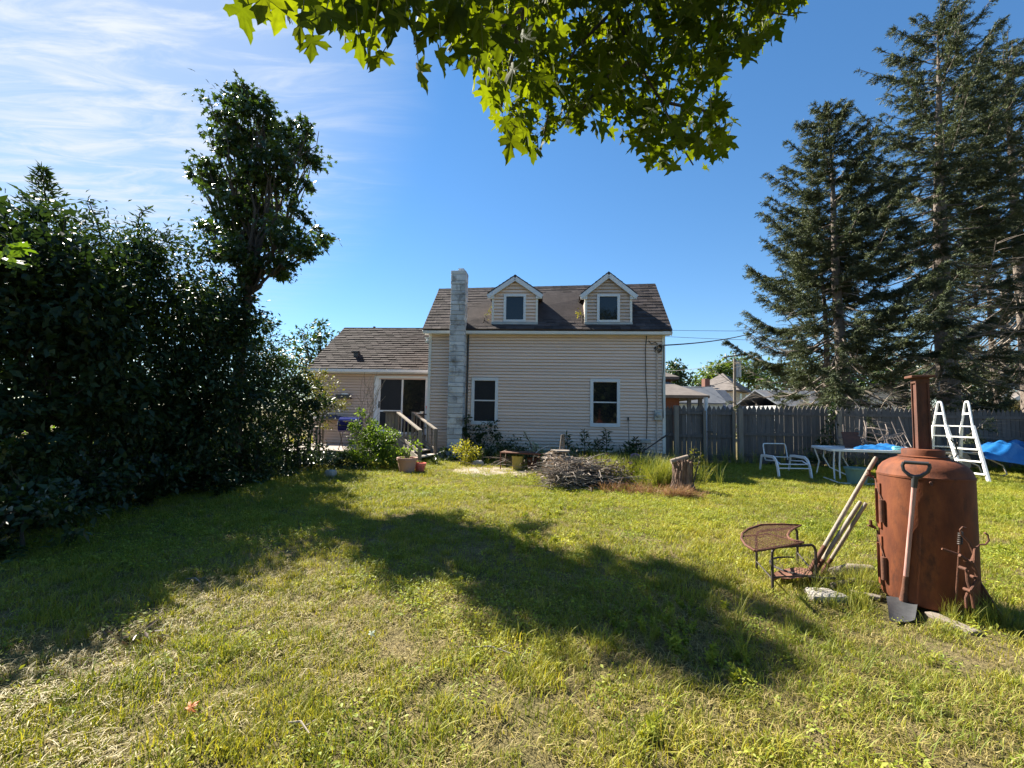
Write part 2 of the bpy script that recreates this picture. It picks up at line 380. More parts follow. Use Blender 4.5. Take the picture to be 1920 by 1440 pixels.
# ------------------------------------------------------------------ ground
gm = MB()
gm.add([(-500, -300, 0), (500, -300, 0), (500, 900, 0), (-500, 900, 0)], [(0, 1, 2, 3)])
tag(gm.build('ground', M_soil), kind='structure')
M_dirt = pm('bare_dirt', (.23, .185, .14), (.31, .26, .205), 3, .95, .6, 30, spots=((.25, .22, .12), 4, .55, .75), bdist=.02)
dm = MB(); q = [G(848, 885), G(905, 896), G(985, 893), G(1010, 880), G(940, 874), G(860, 874)]
dm.add([(p.x, p.y, .004) for p in q], [tuple(range(6))])
tag(dm.build('dirt_patch', M_dirt), kind='structure')

# ------------------------------------------------------------------ the house (local frame: x along the wall, y inwards, z up)
H0, HA = Vector((4.79, 14.2, 0)), R(-4)
house = thing('house', 'beige clapboard house with two gabled dormers and a tall block chimney', 'house', H0, rz=HA)
XL, WZ = -7.53, 4.02
def lap(mb, x0, x1, z0, z1, y, pitch=.1, holes=(), wfun=None):
    k = int(round((z1 - z0) / pitch)); p = (z1 - z0) / k
    for i in range(k):
        za, zb = z0 + i * p, z0 + (i + 1) * p; zm = (za + zb) / 2
        spans = [(x0, x1)]
        if wfun: spans = [(None, None)]
        for hx0, hx1, hz0, hz1 in holes:
            if hz0 < zm < hz1:
                ns = []
                for a, b in spans:
                    if hx0 > a: ns.append((a, min(b, hx0)))
                    if hx1 < b: ns.append((max(a, hx1), b))
                spans = [s for s in ns if s[1] - s[0] > .01]
        rr = rnd.random()
        if not wfun and x1 - x0 > 4:
            cut = x0 + (x1 - x0) * ((i * .379 + .13) % .8 + .1); ns = []
            for a, b in spans: ns += [(a, cut - .002), (cut + .002, b)] if a + .3 < cut < b - .3 else [(a, b)]
            spans = ns
        for a, b in spans:
            rr = rnd.random(); zt = zb - .027
            if wfun: (a, b), (c, d) = wfun(za), wfun(zt)
            else: c, d = a, b
            mb.add([(a, y - .056, za), (b, y - .056, za), (d, y - .034, zt), (c, y - .034, zt), (a, y + .0015, za), (b, y + .0015, za), (c, y + .0015, zt), (d, y + .0015, zt)], [(0, 1, 2, 3), (4, 5, 1, 0), (3, 2, 7, 6)], rr)
def shingles(mb, o, u, v, wid, length, course=.145, tab=.30, th=.018):
    o, u, v = Vector(o), Vector(u).normalized(), Vector(v).normalized(); n = u.cross(v)
    i = 0; s = 0.0
    while s < length - .01:
        e = min(s + course, length); x = -((i * .37) % 1) * tab
        while x < wid:
            a, b = max(x, 0) + .0, min(x + tab - .006, wid)
            if b - a > .02:
                js, jt = rnd.uniform(-.007, .007), th * rnd.uniform(.75, 1.35); rr = rnd.random()
                q = lambda uu, vv, nn: o + u * uu + v * vv + n * nn
                mb.add([q(a, s + js, jt), q(b, s + js, jt), q(b, e + .02, .002), q(a, e + .02, .002), q(a, s + js, -.004), q(b, s + js, -.004)], [(0, 1, 2, 3), (4, 5, 1, 0), (4, 0, 3), (1, 5, 2)], rr)
            x += tab
        s = e; i += 1
def slab(mb, o, u, v, wid, length, th):
    o, u, v = Vector(o), Vector(u).normalized(), Vector(v).normalized(); n = u.cross(v) * -th
    a = [o, o + u * wid, o + u * wid + v * length, o + v * length]
    mb.add(a + [p + n for p in a], [(0, 1, 2, 3), (7, 6, 5, 4), (0, 4, 5, 1), (1, 5, 6, 2), (2, 6, 7, 3), (3, 7, 4, 0)], .5)

w1 = (-6.07, -5.27, 1.14, 2.56); w2 = (-2.285, -1.415, 1.14, 2.56)
mb = MB()
mb.bb(XL, 0, .003, 4.2, .0, WZ, .5)
lap(mb, XL, 0, .32, WZ, 0, .1, (w1, w2))
mb.add([(XL, .003, WZ), (XL, 4.2, WZ), (XL, 2.1, 6.0)], [(0, 1, 2)]); mb.add([(0, .003, WZ), (0, 4.2, WZ), (0, 2.1, 6.0)], [(0, 1, 2)])
mb.build('wall', M_siding, house, local=True)
mb = MB(); mb.bb(XL, 0, -.04, -.001, 0, .32); mb.build('foundation', M_stone, house, local=True)
for x in (XL + .035, -.035):
    mb = MB(); mb.bb(x - .045, x + .045, -.066, .05, .3, WZ); mb.build('corner_board', M_trim, house, local=True)
# main roof
EZ, RZ, RUN = 4.13, 6.17, 2.1
sl = math.hypot(RUN, RZ - EZ); sv = Vector((0, RUN, RZ - EZ)); RL, RW = XL - .17, -XL + .34
mb = MB()
slab(mb, (RL, -.3, EZ), (1, 0, 0), sv, RW, sl, .06)
shingles(mb, (RL, -.3, EZ), (1, 0, 0), sv, RW, sl, .19, .3, .014)
slab(mb, (RL, 1.8 + RUN, EZ + .0), (1, 0, 0), (0, -RUN, RZ - EZ), RW, sl, .06)
k = 0.0
while k < RW - .05:                                           # ridge caps
    e = min(k + .28, RW)
    mb.add([(RL + k, 1.68, RZ - .095), (RL + k, 1.8, RZ + .035), (RL + k, 1.92, RZ - .095), (RL + e, 1.68, RZ - .105), (RL + e, 1.8, RZ + .02), (RL + e, 1.92, RZ - .105)], [(0, 1, 4, 3), (1, 2, 5, 4), (0, 2, 1)])
    k += .28
def sag(m):
    m.v = [(x, y, z + .16 * (x / -XL) * max(0, (z - EZ) / (RZ - EZ))) for x, y, z in m.v]
sag(mb)
roof = mb.build('roof', M_shingle, house, local=True)
mb = MB(); mb.bb(RL + .02, RL + RW - .02, -.285, -.262, WZ - .03, EZ - .05); mb.bb(RL + .02, RL + RW - .02, -.26, -.02, WZ - .03, WZ - .012)
mb.build('fascia', M_trim, house, local=True)
for x in (RL + .012, RL + RW - .012):
    mb = MB(); mb.beam((x, -.28, EZ - .125), (x, 1.8, RZ - .125), .022, .13, (0, 0, 1)); sag(mb); mb.build('rake_board', M_trim, house, local=True)

def window(x0, x1, z0, z1, screen, parent=house, yy=0.0, single=False, fr=.065):
    f = MB()
    f.bb(x0 - .03, x0 + fr, yy - .075, yy + .03, z0 - .05, z1 + .04); f.bb(x1 - fr, x1 + .03, yy - .075, yy + .03, z0 - .05, z1 + .04)
    f.bb(x0 + fr, x1 - fr, yy - .075, yy + .03, z1 - fr + .01, z1 + .04); f.bb(x0 + fr, x1 - fr, yy - .08, yy + .03, z0 - .05, z0 + fr)
    fo = f.build('window', M_white, parent, local=True)
    if not single:
        s = MB(); zm = z0 + (z1 - z0) * .51
        s.bb(x0 + fr, x1 - fr, yy - .030, yy + .01, zm - .02, zm + .02); s.build('sash_rail', M_white, fo, local=True)
    p = MB(); p.bb(x0 + fr, x1 - fr, yy - .012, yy - .006, z0 + fr, z1 - fr); p.build('pane', M_screen if screen else M_glass, fo, local=True)
    return fo
window(*w1, True); wo = window(*w2, False)
# dormers
def dormer(xc, dirty, peak):
    hw, yb = .725, -.02
    zb = EZ + (.3 + yb) * (RZ - EZ) / RUN - .02; ze, zp = 5.38, peak - .1
    dw = (xc - .33, xc + .33, zb + .10, zb + .86)
    mb = MB()
    pent = [(xc - hw, yb, zb), (xc + hw, yb, zb), (xc + hw, yb, ze), (xc, yb, zp), (xc - hw, yb, ze)]
    mb.prism(pent, (0, 1.75, 0))
    lap(mb, xc - hw, xc + hw, zb + .03, ze, yb, .105, (dw,))
    lap(mb, 0, 0, ze, zp - .04, yb, .105, (), lambda z: (xc - hw * (zp - z) / (zp - ze), xc + hw * (zp - z) / (zp - ze)))
    for s in (-1, 1):
        for i in range(9):                                    # cheek boards, buried by the roof where it climbs
            za = zb + .03 + i * .105; x = xc + s * hw
            mb.add([(x + s * .014, yb, za), (x + s * .014, yb + 1.3, za), (x + s * .002, yb + 1.3, za + .105), (x + s * .002, yb, za + .105)], [(0, 1, 2, 3)])
    d = mb.build('dormer', M_siding_dirty if dirty else M_siding, house, local=True)
    for s in (-1, 1):
        c = MB(); c.bb(xc + s * (hw - .05), xc + s * (hw + .02), yb - .066, yb + .04, zb, ze); c.build('corner_board', M_trim, d, local=True)
    rm = MB(); ov = .16; oy = yb - .15; hw2 = hw + ov; sl2 = (zp - ze) / hw; zev = ze - ov * sl2 + .06
    for s in (-1, 1):
        uu, o = ((0, 1, 0), (xc + hw2, oy, zev)) if s > 0 else ((0, -1, 0), (xc - hw2, oy + 1.95, zev))
        vv = (-s * hw2, 0, hw2 * sl2)
        slab(rm, o, uu, vv, 1.95, math.hypot(hw2, hw2 * sl2), .05); shingles(rm, o, uu, vv, 1.95, math.hypot(hw2, hw2 * sl2), .145, .3, .014)
    rm.build('dormer_roof', M_shingle, d, local=True)
    for s in (-1, 1):
        t = MB(); a = (xc + s * (hw2 - .005), oy + .012, zev - .115); b = (xc + s * .0, oy + .012, zev + hw2 * sl2 - .115)
        t.beam(a, b, .026, .135, (0, 0, 1)); t.bb(xc + s * hw2 - s * .21, xc + s * hw2 - s * .005, oy + .03, yb - .058, zev - .17, zev - .05); t.build('rake_trim', M_white, d, local=True)
    f = MB(); f.bb(xc - hw - .03, xc + hw + .03, yb - .075, yb - .003, zb - .06, zb + .02); f.build('flashing', M_grey, d, local=True)
    window(dw[0], dw[1], dw[2], dw[3], False, d, yb, True, .05) if False else None
    fr = .05; w = MB()
    for bx in ((dw[0] - .03, dw[0] + fr, dw[2], dw[3]), (dw[1] - fr, dw[1] + .03, dw[2], dw[3]), (dw[0] - .03, dw[1] + .03, dw[3], dw[3] + .07), (dw[0] - .03, dw[1] + .03, dw[2] - .07, dw[2])):
        w.bb(bx[0], bx[1], yb - .075, yb + .02, bx[2], bx[3])
    w.build('window_frame', M_white, d, local=True)
    g = MB(); g.bb(dw[0] + fr, dw[1] - fr, yb - .02, yb - .012, dw[2], dw[3]); g.build('pane', M_glass, d, local=True)
    return d
dormer(-4.75, False, 5.97); dormer(-1.76, True, 6.06)
# chimney of rock-faced blocks
mb = MB(); cxm, cw = -6.53, .235; z = 0.0; i = 0
while z < 5.88:
    hgt = .2 if i % 2 else .125
    rr = rnd.random(); jj = [rnd.uniform(-.009, .009) for _ in range(4)]
    if i % 2:
        for sgn, a, b in ((0, -cw, rnd.choice((-.03, .05, cw - .001))), (1, 0, 0)):
            if sgn == 0: sp_ = b
            aa, bb_ = (a, sp_) if sgn == 0 else (sp_ + .008, cw)
            if bb_ - aa > .03: mb.bb(cxm + aa + jj[0], cxm + bb_ + jj[1], -.52 + jj[2], -.02, z + .006, z + hgt - .006)
    else: mb.bb(cxm - cw + jj[0], cxm + cw + jj[1], -.52 + jj[2], -.02, z + .006, z + hgt - .006)
    z += hgt; i += 1
ch = mb.build('chimney', M_chim, house, local=True, bevel=.012)
mb = MB(); mb.bb(cxm - cw + .018, cxm + cw - .018, -.5, -.03, 0, z - .02); mb.build('mortar_core', M_mortar, ch, local=True)
mb = MB(); mb.bb(cxm - .03, cxm + .15, -.4, -.15, z - .02, z + .1); mb.build('flue', M_chim, ch, local=True)
mb = MB(); mb.tube([(cxm + cw + .05, -.05, 0.1), (cxm + cw + .05, -.05, 4.0)], .03, 8); mb.build('downspout', M_black, house, local=True)
# wing
XW0, XW1, WY = -12.25, XL, 1.8
dx0, dx1, dz0, dz1 = -9.86, -8.03, .67, 2.68
mb = MB(); mb.bb(XW0, XW1 - .002, WY + .003, WY + 5.4, 0, 2.86); lap(mb, XW0, XW1, .3, 2.84, WY, .1, ((dx0, dx1, -1, dz1),))
mb.add([(XW0, WY, 2.86), (XW0, WY + 5.4, 2.86), (XW0, WY + 2.7, 4.9)], [(0, 1, 2)])
mb.build('wing_wall', pm('rosy_siding', (.52, .39, .32), (.56, .425, .35), 1.2, .6, .1, 3, stretch=(1, 1, 9), attr=.03, spec=.3), house, local=True)
wl = math.hypot(3.04, 2.06); wv = (0, 3.04, 2.06)
mb = MB(); slab(mb, (XW0 - .25, WY - .3, 2.99), (1, 0, 0), wv, XW1 - XW0 + .25, wl, .05)
shingles(mb, (XW0 - .25, WY - .3, 2.99), (1, 0, 0), wv, XW1 - XW0 + .25, wl, .18, .3, .028)
slab(mb, (XW0 - .25, WY + 5.78, 2.99), (1, 0, 0), (0, -3.04, 2.06), XW1 - XW0 + .25, wl, .05)
k = 0
while k < XW1 - XW0:
    x = XW0 - .25 + k; y, zt = WY + 2.74, 5.05
    mb.add([(x, y - .14, zt - .07), (x, y, zt + .035), (x, y + .14, zt - .07), (x + .28, y - .14, zt - .08), (x + .28, y, zt + .02), (x + .28, y + .14, zt - .08)], [(0, 1, 4, 3), (1, 2, 5, 4), (0, 2, 1)]); k += .28
wr = mb.build('wing_roof', pm('darkened_wing_shingle', (.040, .032, .031), (.064, .052, .050), 3.5, .9, .5, 160, spots=((.028, .023, .022), 2.2, .55, .8), attr=.38, spec=.12), house, local=True)  # shingle tone darkened to offset the stronger sun on this flatter pitch
mb = MB(); yv = WY - .3 + .85; zv = 2.99 + .85 * 2.06 / 3.04
mb.bb(-11.05, -10.88, yv - .1, yv + .12, zv - .06, zv + .13); mb.bb(-11.13, -10.86, yv - .13, yv + .1, zv + .13, zv + .17); mb.build('roof_vent', M_black, wr, local=True, bevel=.01)
mb = MB(); mb.tube([(-11.3, WY + 3.1, 4.7), (-11.3, WY + 3.1, 5.2)], .055, 10); mb.build('vent_pipe', M_black, wr, local=True)
mb = MB(); mb.prism([(XW0 - .2, WY - .31, 2.84), (XW0 - .2, WY - .42, 2.87), (XW0 - .2, WY - .42, 2.97), (XW0 - .2, WY - .31, 2.97)], (XW1 - XW0 + .19, 0, 0)); mb.bb(XW0 - .2, XW1 - .01, WY - .3, WY, 2.83, 2.845)
mb.build('gutter', M_white, house, local=True)
door = MB()
for b in ((dx0 - .13, dx0 + .04, dz0 - .03, dz1 + .08), (dx1 - .05, dx1 + .1, dz0 - .03, dz1 + .08), (dx0 + .04, dx1 - .05, dz1, dz1 + .08), (dx0 + .04, dx1 - .05, dz0 - .03, dz0 + .05)):
    door.bb(b[0], b[1], WY - .075, WY + .06, b[2], b[3])
do = door.build('sliding_door', M_white, house, local=True); xm = (dx0 + dx1) / 2 + .03
s = MB(); a, b_ = dx0 + .04, xm
s.bb(a, a + .06, WY - .045, WY - .01, dz0 + .05, dz1); s.bb(b_ - .06, b_, WY - .045, WY - .01, dz0 + .05, dz1); s.bb(a + .06, b_ - .06, WY - .045, WY - .01, dz0 + .05, dz0 + .12); s.bb(a + .06, b_ - .06, WY - .045, WY - .01, dz0 + .78, dz0 + .84)
s.build('screen_frame', M_white, do, local=True)
s = MB(); s.bb(a + .06, b_ - .06, WY - .02, WY - .014, dz0 + .84, dz1); s.bb(a + .06, b_ - .06, WY - .02, WY - .014, dz0 + .12, dz0 + .78); s.build('screen', M_screen, do, local=True)
s = MB(); s.bb(xm, dx1 - .05, WY - .012, WY - .006, dz0 + .05, dz1); s.build('pane', M_glass, do, local=True)
s = MB(); s.bb(a + .01, a + .05, WY - .075, WY - .045, dz0 + .92, dz0 + 1.16); s.build('handle', M_black, do, local=True)
# flood light, meter, conduits, cable clip
mb = MB(); mb.lathe([(.0, 0), (.05, 0), (.05, .04), (.0, .04)], (XL - .04, -.05, 3.77), 12)
for dz in (.0, .12): mb.lathe([(0, 0), (.04, 0), (.075, .07), (.0, .075)], (XL - .06, -.1, 3.70 + dz), 12)
mb.build('flood_light', M_white, house, local=True, smooth=True)
mb = MB(); mb.bb(-.34, -.12, -.14, -.02, 1.33, 1.64); em = mb.build('electric_meter', M_grey, house, local=True, bevel=.012)
def ring(c, ax, r, n=20):
    x = Vector(ax).orthogonal().normalized(); y = Vector(ax).cross(x).normalized()
    return [Vector(c) + (x * math.cos(2 * math.pi * k / n) + y * math.sin(2 * math.pi * k / n)) * r for k in range(n + 1)]
mb = MB(); pr = [(.0, .0), (.085, 0), (.085, .03), (.075, .06), (0, .075)]
vs0 = len(mb.v); mb.lathe(pr, (0, 0, 0), 18)
mb.v = [(-.23 + x, -.14 - z_, 1.50 + y) for x, y, z_ in mb.v]
mb.build('meter_dial', M_grey, em, local=True, smooth=True)
mb = MB(); mb.tube([(-.25, -.05, 1.62), (-.25, -.05, 3.55), (-.25, -.09, 3.66), (-.22, -.12, 3.70)], .028, 8); mb.tube([(-.26, -.06, 1.35), (-.26, -.06, .1)], .025, 8)
mb.build('service_conduit', M_siding_dirty, house, local=True, smooth=True)
mb = MB(); mb.tube([(-.56, -.066, 4.0), (-.60, -.07, 3.6), (-.595, -.07, 2.6), (-.55, -.07, 1.9), (-.56, -.07, 1.2), (-.59, -.075, .5)], .012, 6)
mb.tube([(-.04, -.08, 3.65), (-.05, -.08, 2.9), (-.09, -.08, 2.4), (-.06, -.08, 1.4)], .01, 6)
mb.build('wall_cable', M_cable, house, local=True)
mb = MB()
for k in range(4): mb.tube([Vector(p) + Vector((0, -.02 * k, 0)) for p in ring((-.22 + .015 * k, -.06, 3.55 + .02 * k), (0.2, 1, .1), .11 - .012 * k)], .011, 5)
mb.tube([(-.5, -.05, 3.83), (-.42, -.08, 3.72), (-.3, -.08, 3.78), (-.2, -.1, 3.68), (-.05, -.1, 3.66)], .014, 6)
mb.build('cable_coil', M_cable, house, local=True)
mb = MB(); mb.bb(-.75, -.45, -.09, -.02, .62, .74); mb.build('junction_box', M_grey, house, local=True, bevel=.01)
def HW(x, y, z):                                             # house frame -> world
    return H0 + Matrix.Rotation(HA, 3, 'Z') @ Vector((x, y, z))

# ------------------------------------------------------------------ patio, landing and stairs, things on them
mb = MB()
pq = [(-7.7, 13.6), (-4.2, 13.5), (-4.2, 16.3), (-7.7, 16.5)]
mb.prism([(x, y, 0.002) for x, y in pq], (0, 0, .27)); patio = tag(mb.build('patio', M_patio), kind='structure')
stairs = thing('porch_stairs', 'weathered wooden porch stairs with slanted handrails leading up to the sliding door', 'stairs', (-3.4, 14.6, 0))
LT, RT, LB, RB = Vector((-3.72, 14.85, 0)), Vector((-3.34, 15.45, 0)), Vector((-2.60, 13.05, 0)), Vector((-2.33, 14.1, 0))
mb = MB(); mb.prism([(-5.0, 14.95, .56), (-3.72, 14.85, .56), (-3.2, 15.5, .56), (-3.0, 16.3, .56), (-5.0, 16.3, .56)], (0, 0, .09)); mb.build('landing', M_deck, stairs)
for i in range(4):
    f = .14 + .23 * i; a, b = LT.lerp(LB, f), RT.lerp(RB, f); zt = .52 - .125 * i; dd = (LB - LT) * .2
    mb = MB(); mb.prism([a + Vector((0, 0, zt)), b + Vector((0, 0, zt)), b + dd * .9 + Vector((0, 0, zt)), a + dd + Vector((0, 0, zt))], (0, 0, .04)); mb.build('tread', M_deck, stairs, bevel=.006)
for a, b in ((LT, LB), (RT, RB)):
    mb = MB(); mb.beam(a + Vector((0, 0, .50)), b + Vector((0, 0, .06)), .045, .2); mb.build('stringer', M_wood, stairs)
    mb = MB(); mb.beam(a + Vector((0, 0, 1.44)), b + Vector((0, 0, .93)), .11, .045); mb.build('handrail', M_wood, stairs, bevel=.006)
    mb = MB(); mb.beam(a + Vector((0, 0, .72)), b + Vector((0, 0, .32)), .045, .09); mb.build('lower_rail', M_wood, stairs, bevel=.006)
    for k in range(1, 6):
        q = a.lerp(b, k / 6); zb = .72 - .4 * k / 6
        mb = MB(); mb.beam(q + Vector((0, 0, zb)), q + Vector((0, 0, zb + .64)), .04, .04); mb.build('baluster', M_wood, stairs)
    for q, zt in ((a, 1.46), (b, .95)):
        mb = MB(); mb.beam((q.x, q.y, -.02), (q.x, q.y, zt), .10, .10, (1, 0, 0)); mb.build('post', M_wood, stairs, bevel=.008)
for k in range(4):
    x = -4.08 + .1 * k
    mb = MB(); mb.bb(x - .045, x + .045, 14.9, 14.93, .5, 1.42); mb.build('railing_board', M_wood, stairs)
mb = MB(); mb.bb(-4.18, -3.66, 14.8, 14.98, 1.43, 1.475); mb.build('rail_cap', M_wood, stairs, bevel=.006)

t = thing('side_table', 'small black table beside the porch rail holding a pink pot', 'table', (-2.98, 15.75, .65))
c = Vector((-2.98, 15.75, 0))
mb = MB(); mb.bb(c.x - .34, c.x + .3, c.y - .2, c.y + .2, 1.36, 1.40); mb.build('tabletop', M_iron, t)
for sx in (-.28, .25):
    for sy in (-.16, .16):
        mb = MB(); mb.beam((c.x + sx, c.y + sy, .65), (c.x + sx, c.y + sy, 1.36), .035, .035); mb.build('leg', M_iron, t)
mb = MB(); mb.bb(c.x - .28, c.x + .25, c.y - .15, c.y + .15, .9, .93); mb.build('lower_shelf', M_iron, t)
def pot(name, label, mat, c, r0, r1, h, leafm, blobs, per, size, rim=True, tmpl=T_OVAL, cat='flower pot'):
    t = thing(name, label, cat, c)
    mb = MB(); mb.lathe([(0, 0), (r0, 0), (r1, h), (r1 + .012, h), (r1 + .012, h - .05), (r1 + .002, h - .05)] if False else [(.0, 0), (r0, 0), (r1 * .98, h - .06), (r1 + .015, h - .055), (r1 + .015, h), (r1 - .015, h), (r1 - .03, h - .04), (0, h - .04)], c, 24)
    mb.build('pot', mat, t, smooth=True)
    co, tr, rv = clumped(blobs, per, 30, .25, size=size, tmpl=tmpl)
    fastmesh('foliage', co, tr, rv, leafm, t, c)
    mb = MB()
    for b, r in blobs:
        for k in range(4): mb.tube(limb(Vector(c) + Vector((rnd.uniform(-.04, .04), rnd.uniform(-.04, .04), h - .05)), Vector(b) + Vector((rnd.uniform(-.05, .05), rnd.uniform(-.05, .05), .02)), .05, 3), .006, 5)
    mb.build('stem', L_weed, t)
    return t
p = Vector((-2.80, 15.68, 1.40))
pot('potted_plant', 'small pink plastic pot with a sprouting plant on the black table', M_pink, p, .10, .15, .27, L_yellow, [(p + Vector((.02, 0, .40)), (.12, .1, .12))], 700, .07)
mb = MB(); mb.lathe([(0, 0), (.05, 0), (.07, .08), (.06, .08), (.05, .02), (0, .02)], (-3.08, 15.62, 1.40), 16); mb.box((-3.2, 15.62, 1.42), (.16, .1, .03))
tag(mb.build('cup', M_wplast, loc=(-3.08, 15.62, 1.40)), 'small white cup and saucer beside the pink pot on the black table', 'cup')
p = G(763, 886)
pot('flower_pot', 'large faded terracotta pot of herbs at the foot of the stairs', M_terra, p, .17, .235, .36, L_lime, [(p + Vector((.05, 0, .55)), (.26, .22, .20)), (p + Vector((.13, 0, .74)), (.14, .12, .14)), (p + Vector((-.12, 0, .5)), (.18, .15, .12))], 650, .07)
p = G(787, 884)
pot('flower_pot', 'small red plastic pot half hidden behind the large terracotta one', M_pink, p, .10, .14, .21, L_weed, [(p + Vector((0, 0, .24)), (.1, .1, .06))], 300, .05)
p = Vector((-3.32, 14.9, .53))
pot('flower_pot', 'pale grey pot standing on the upper stair tread', M_stone, p, .09, .12, .2, L_ivy, [(p + Vector((0, 0, .28)), (.1, .1, .1))], 400, .05)

# barrel grill
g0 = P(655, 842, 13.95); g0.z = .272
grill = thing('barrel_grill', 'navy blue barrel charcoal grill on thin crossed legs on the patio', 'grill', g0)
def hbar(mb, c, r, half, n=20, cap=.06):
    pr = [(0, -half - cap), (r * .6, -half - cap * .75), (r * .93, -half - cap * .2), (r, -half), (r, half), (r * .93, half + cap * .2), (r * .6, half + cap * .75), (0, half + cap)]
    k0 = len(mb.v); mb.lathe(pr, (0, 0, 0), n); mb.v[k0:] = [(c[0] + z, c[1] + x, c[2] + y) for x, y, z in mb.v[k0:]]
mb = MB(); hbar(mb, g0 + Vector((0, 0, .74)), .245, .30); mb.build('barrel', M_navy, grill, smooth=True)
mb = MB(); mb.bb(g0.x - .36, g0.x + .36, g0.y - .255, g0.y - .235, g0.z + .735, g0.z + .75); mb.build('lid_seam', M_black, grill)
mb = MB(); mb.tube([g0 + Vector((-.12, -.24, .86)), g0 + Vector((-.12, -.30, .87)), g0 + Vector((.12, -.30, .87)), g0 + Vector((.12, -.24, .86))], .012, 6); mb.build('handle', M_wood, grill, smooth=True)
for sx in (-.26, .26):
    for sy in (-1, 1):
        mb = MB(); mb.tube([g0 + Vector((sx, -.15 * sy, .55)), g0 + Vector((sx, .2 * sy, 0))], .014, 6); mb.build('leg', M_iron, grill, smooth=True)
# work table against the wing wall, wall box, low bench table
c = HW(-11.25, 1.45, 0)
t = thing('work_table', 'long table under a dark navy cover against the rosy wing wall', 'table', (c.x, c.y, .27))
mb = MB(); mb.bb(c.x - .85, c.x + .75, c.y - .3, c.y + .3, 1.12, 1.16); mb.build('tabletop', M_wood, t)
for sx in (-.8, .7):
    for sy in (-.26, .26):
        mb = MB(); mb.beam((c.x + sx, c.y + sy, .27), (c.x + sx, c.y + sy, 1.12), .05, .05); mb.build('leg', M_wood, t)
mb = MB()
nx, ny = 22, 8
vs = [(c.x - .8 + 1.5 * i / nx, c.y - .32 + .6 * j / ny, 1.165 + .10 * math.exp(-((i - 9) / 6) ** 2) * (1 if 0 < j < ny else .1) + .05 * rnd.random() * (0 < j < ny)) for j in range(ny + 1) for i in range(nx + 1)]
mb.add(vs, [(j * (nx + 1) + i, j * (nx + 1) + i + 1, (j + 1) * (nx + 1) + i + 1, (j + 1) * (nx + 1) + i) for j in range(ny) for i in range(nx)], .5)
tag(mb.build('table_cover', M_navycloth, loc=(c.x, c.y, 1.16)), 'crumpled navy cover lying on the long table', 'cover')
c = HW(-11.05, 1.66, 1.95)
t = thing('wall_shelf', 'small dark wall shelf holding a pale box, fixed to the wing wall', 'shelf', c)
mb = MB(); mb.bb(c.x - .3, c.x + .22, c.y - .12, c.y + .1, c.z - .05, c.z); mb.bb(c.x - .3, c.x + .22, c.y - .12, c.y - .1, c.z, c.z + .1); mb.build('shelf_board', M_black, t)
mb = MB(); mb.bb(c.x - .1, c.x + .12, c.y - .08, c.y + .06, c.z + .001, c.z + .15); tag(mb.build('storage_box', M_wplast, loc=c), 'pale little box standing on the small wall shelf', 'box')
c = P(592, 803, 13.9)
t = thing('patio_table', 'low pale topped table standing half under the leafy bush on the patio', 'table', (c.x, c.y, .27))
mb = MB(); mb.bb(c.x - .75, c.x + .2, c.y - .3, c.y + .25, .93, .97); mb.build('tabletop', M_patio, t)
for sx in (-.7, .15):
    for sy in (-.25, .2):
        mb = MB(); mb.beam((c.x + sx, c.y + sy, .27), (c.x + sx, c.y + sy, .93), .05, .05); mb.build('leg', M_wood, t)

# ------------------------------------------------------------------ picket fence with its gate
FY = 14.25
fence = thing('picket_fence', 'long weathered grey picket fence of close upright boards under the spruces', 'fence', (9, FY, 0))
def pickets(x0, x1, y, w=.135, gap=.008, zt=1.86, miss=0.0, zb=.04, pw=.5):
    m = MB(); x = x0
    while x < x1 - .03:
        ww = min(w, x1 - x) * rnd.uniform(.96, 1.0); z1 = zt + rnd.uniform(-.02, .02); yy = y + rnd.uniform(-.004, .004); sk = rnd.uniform(-.006, .006)
        pts = [(x, zb), (x + ww, zb), (x + ww + sk, z1 - .13), (x + ww * .82 + sk, z1 - .075), (x + ww * .5 + sk, z1), (x + ww * .18 + sk, z1 - .075), (x + sk, z1 - .13)]
        m.prism([(a, yy, b) for a, b in pts], (0, .02, 0)); x += w + gap + miss * rnd.random()
    return m
x0f, xgl, xgm, xgr, xend = 4.84, 5.08, 6.12, 7.0, 24.0
posts = [7.13, 10.2, 13.25, 16.3, 19.35, 22.4]
for a, b in zip(posts, posts[1:] + [xend]):
    pickets(a + .01, b - .01, FY + .03).build('picket_panel', M_fence, fence)
    for zr in (1.60, .95, .30):
        m = MB(); m.bb(a, b, FY - .012, FY + .026, zr - .045, zr + .045); m.build('rail', M_fence, fence)
for x in posts:
    m = MB(); m.bb(x - .075, x + .075, FY - .14, FY - .015, -.05, 1.74); m.build('post', M_wood, fence, bevel=.01)
gate = thing('picket_gate', 'double picket gate hung between the house corner and the fence', 'gate', (6.0, FY, 0))
pickets(x0f, xgl, FY + .03, zt=1.80).build('side_panel', M_fence, gate)
for zr in (1.545, .895):
    m = MB(); m.bb(x0f, xgl, FY - .012, FY + .026, zr - .045, zr + .045); m.build('rail', M_fence, gate)
for a, b, ms in ((xgl + .14, xgm - .03, .006), (xgm + .04, xgr, .002)):
    leaf = pickets(a, b, FY + .03, miss=ms, zt=1.82, zb=.12).build('gate_leaf', M_fence, gate)
    for zr in (1.58, .86, .25):
        m = MB(); m.bb(a, b, FY - .014, FY + .026, zr - .045, zr + .045); m.build('rail', M_fence, leaf)
    m = MB(); m.bb(b - .09, b, FY - .05, FY - .016, .1, 1.66); m.build('stile', M_wood, leaf)
for x in (xgl + .06, ):
    m = MB(); m.bb(x - .07, x + .07, FY - .12, FY + .0, -.05, 1.80); m.build('post', M_wood, gate, bevel=.01)
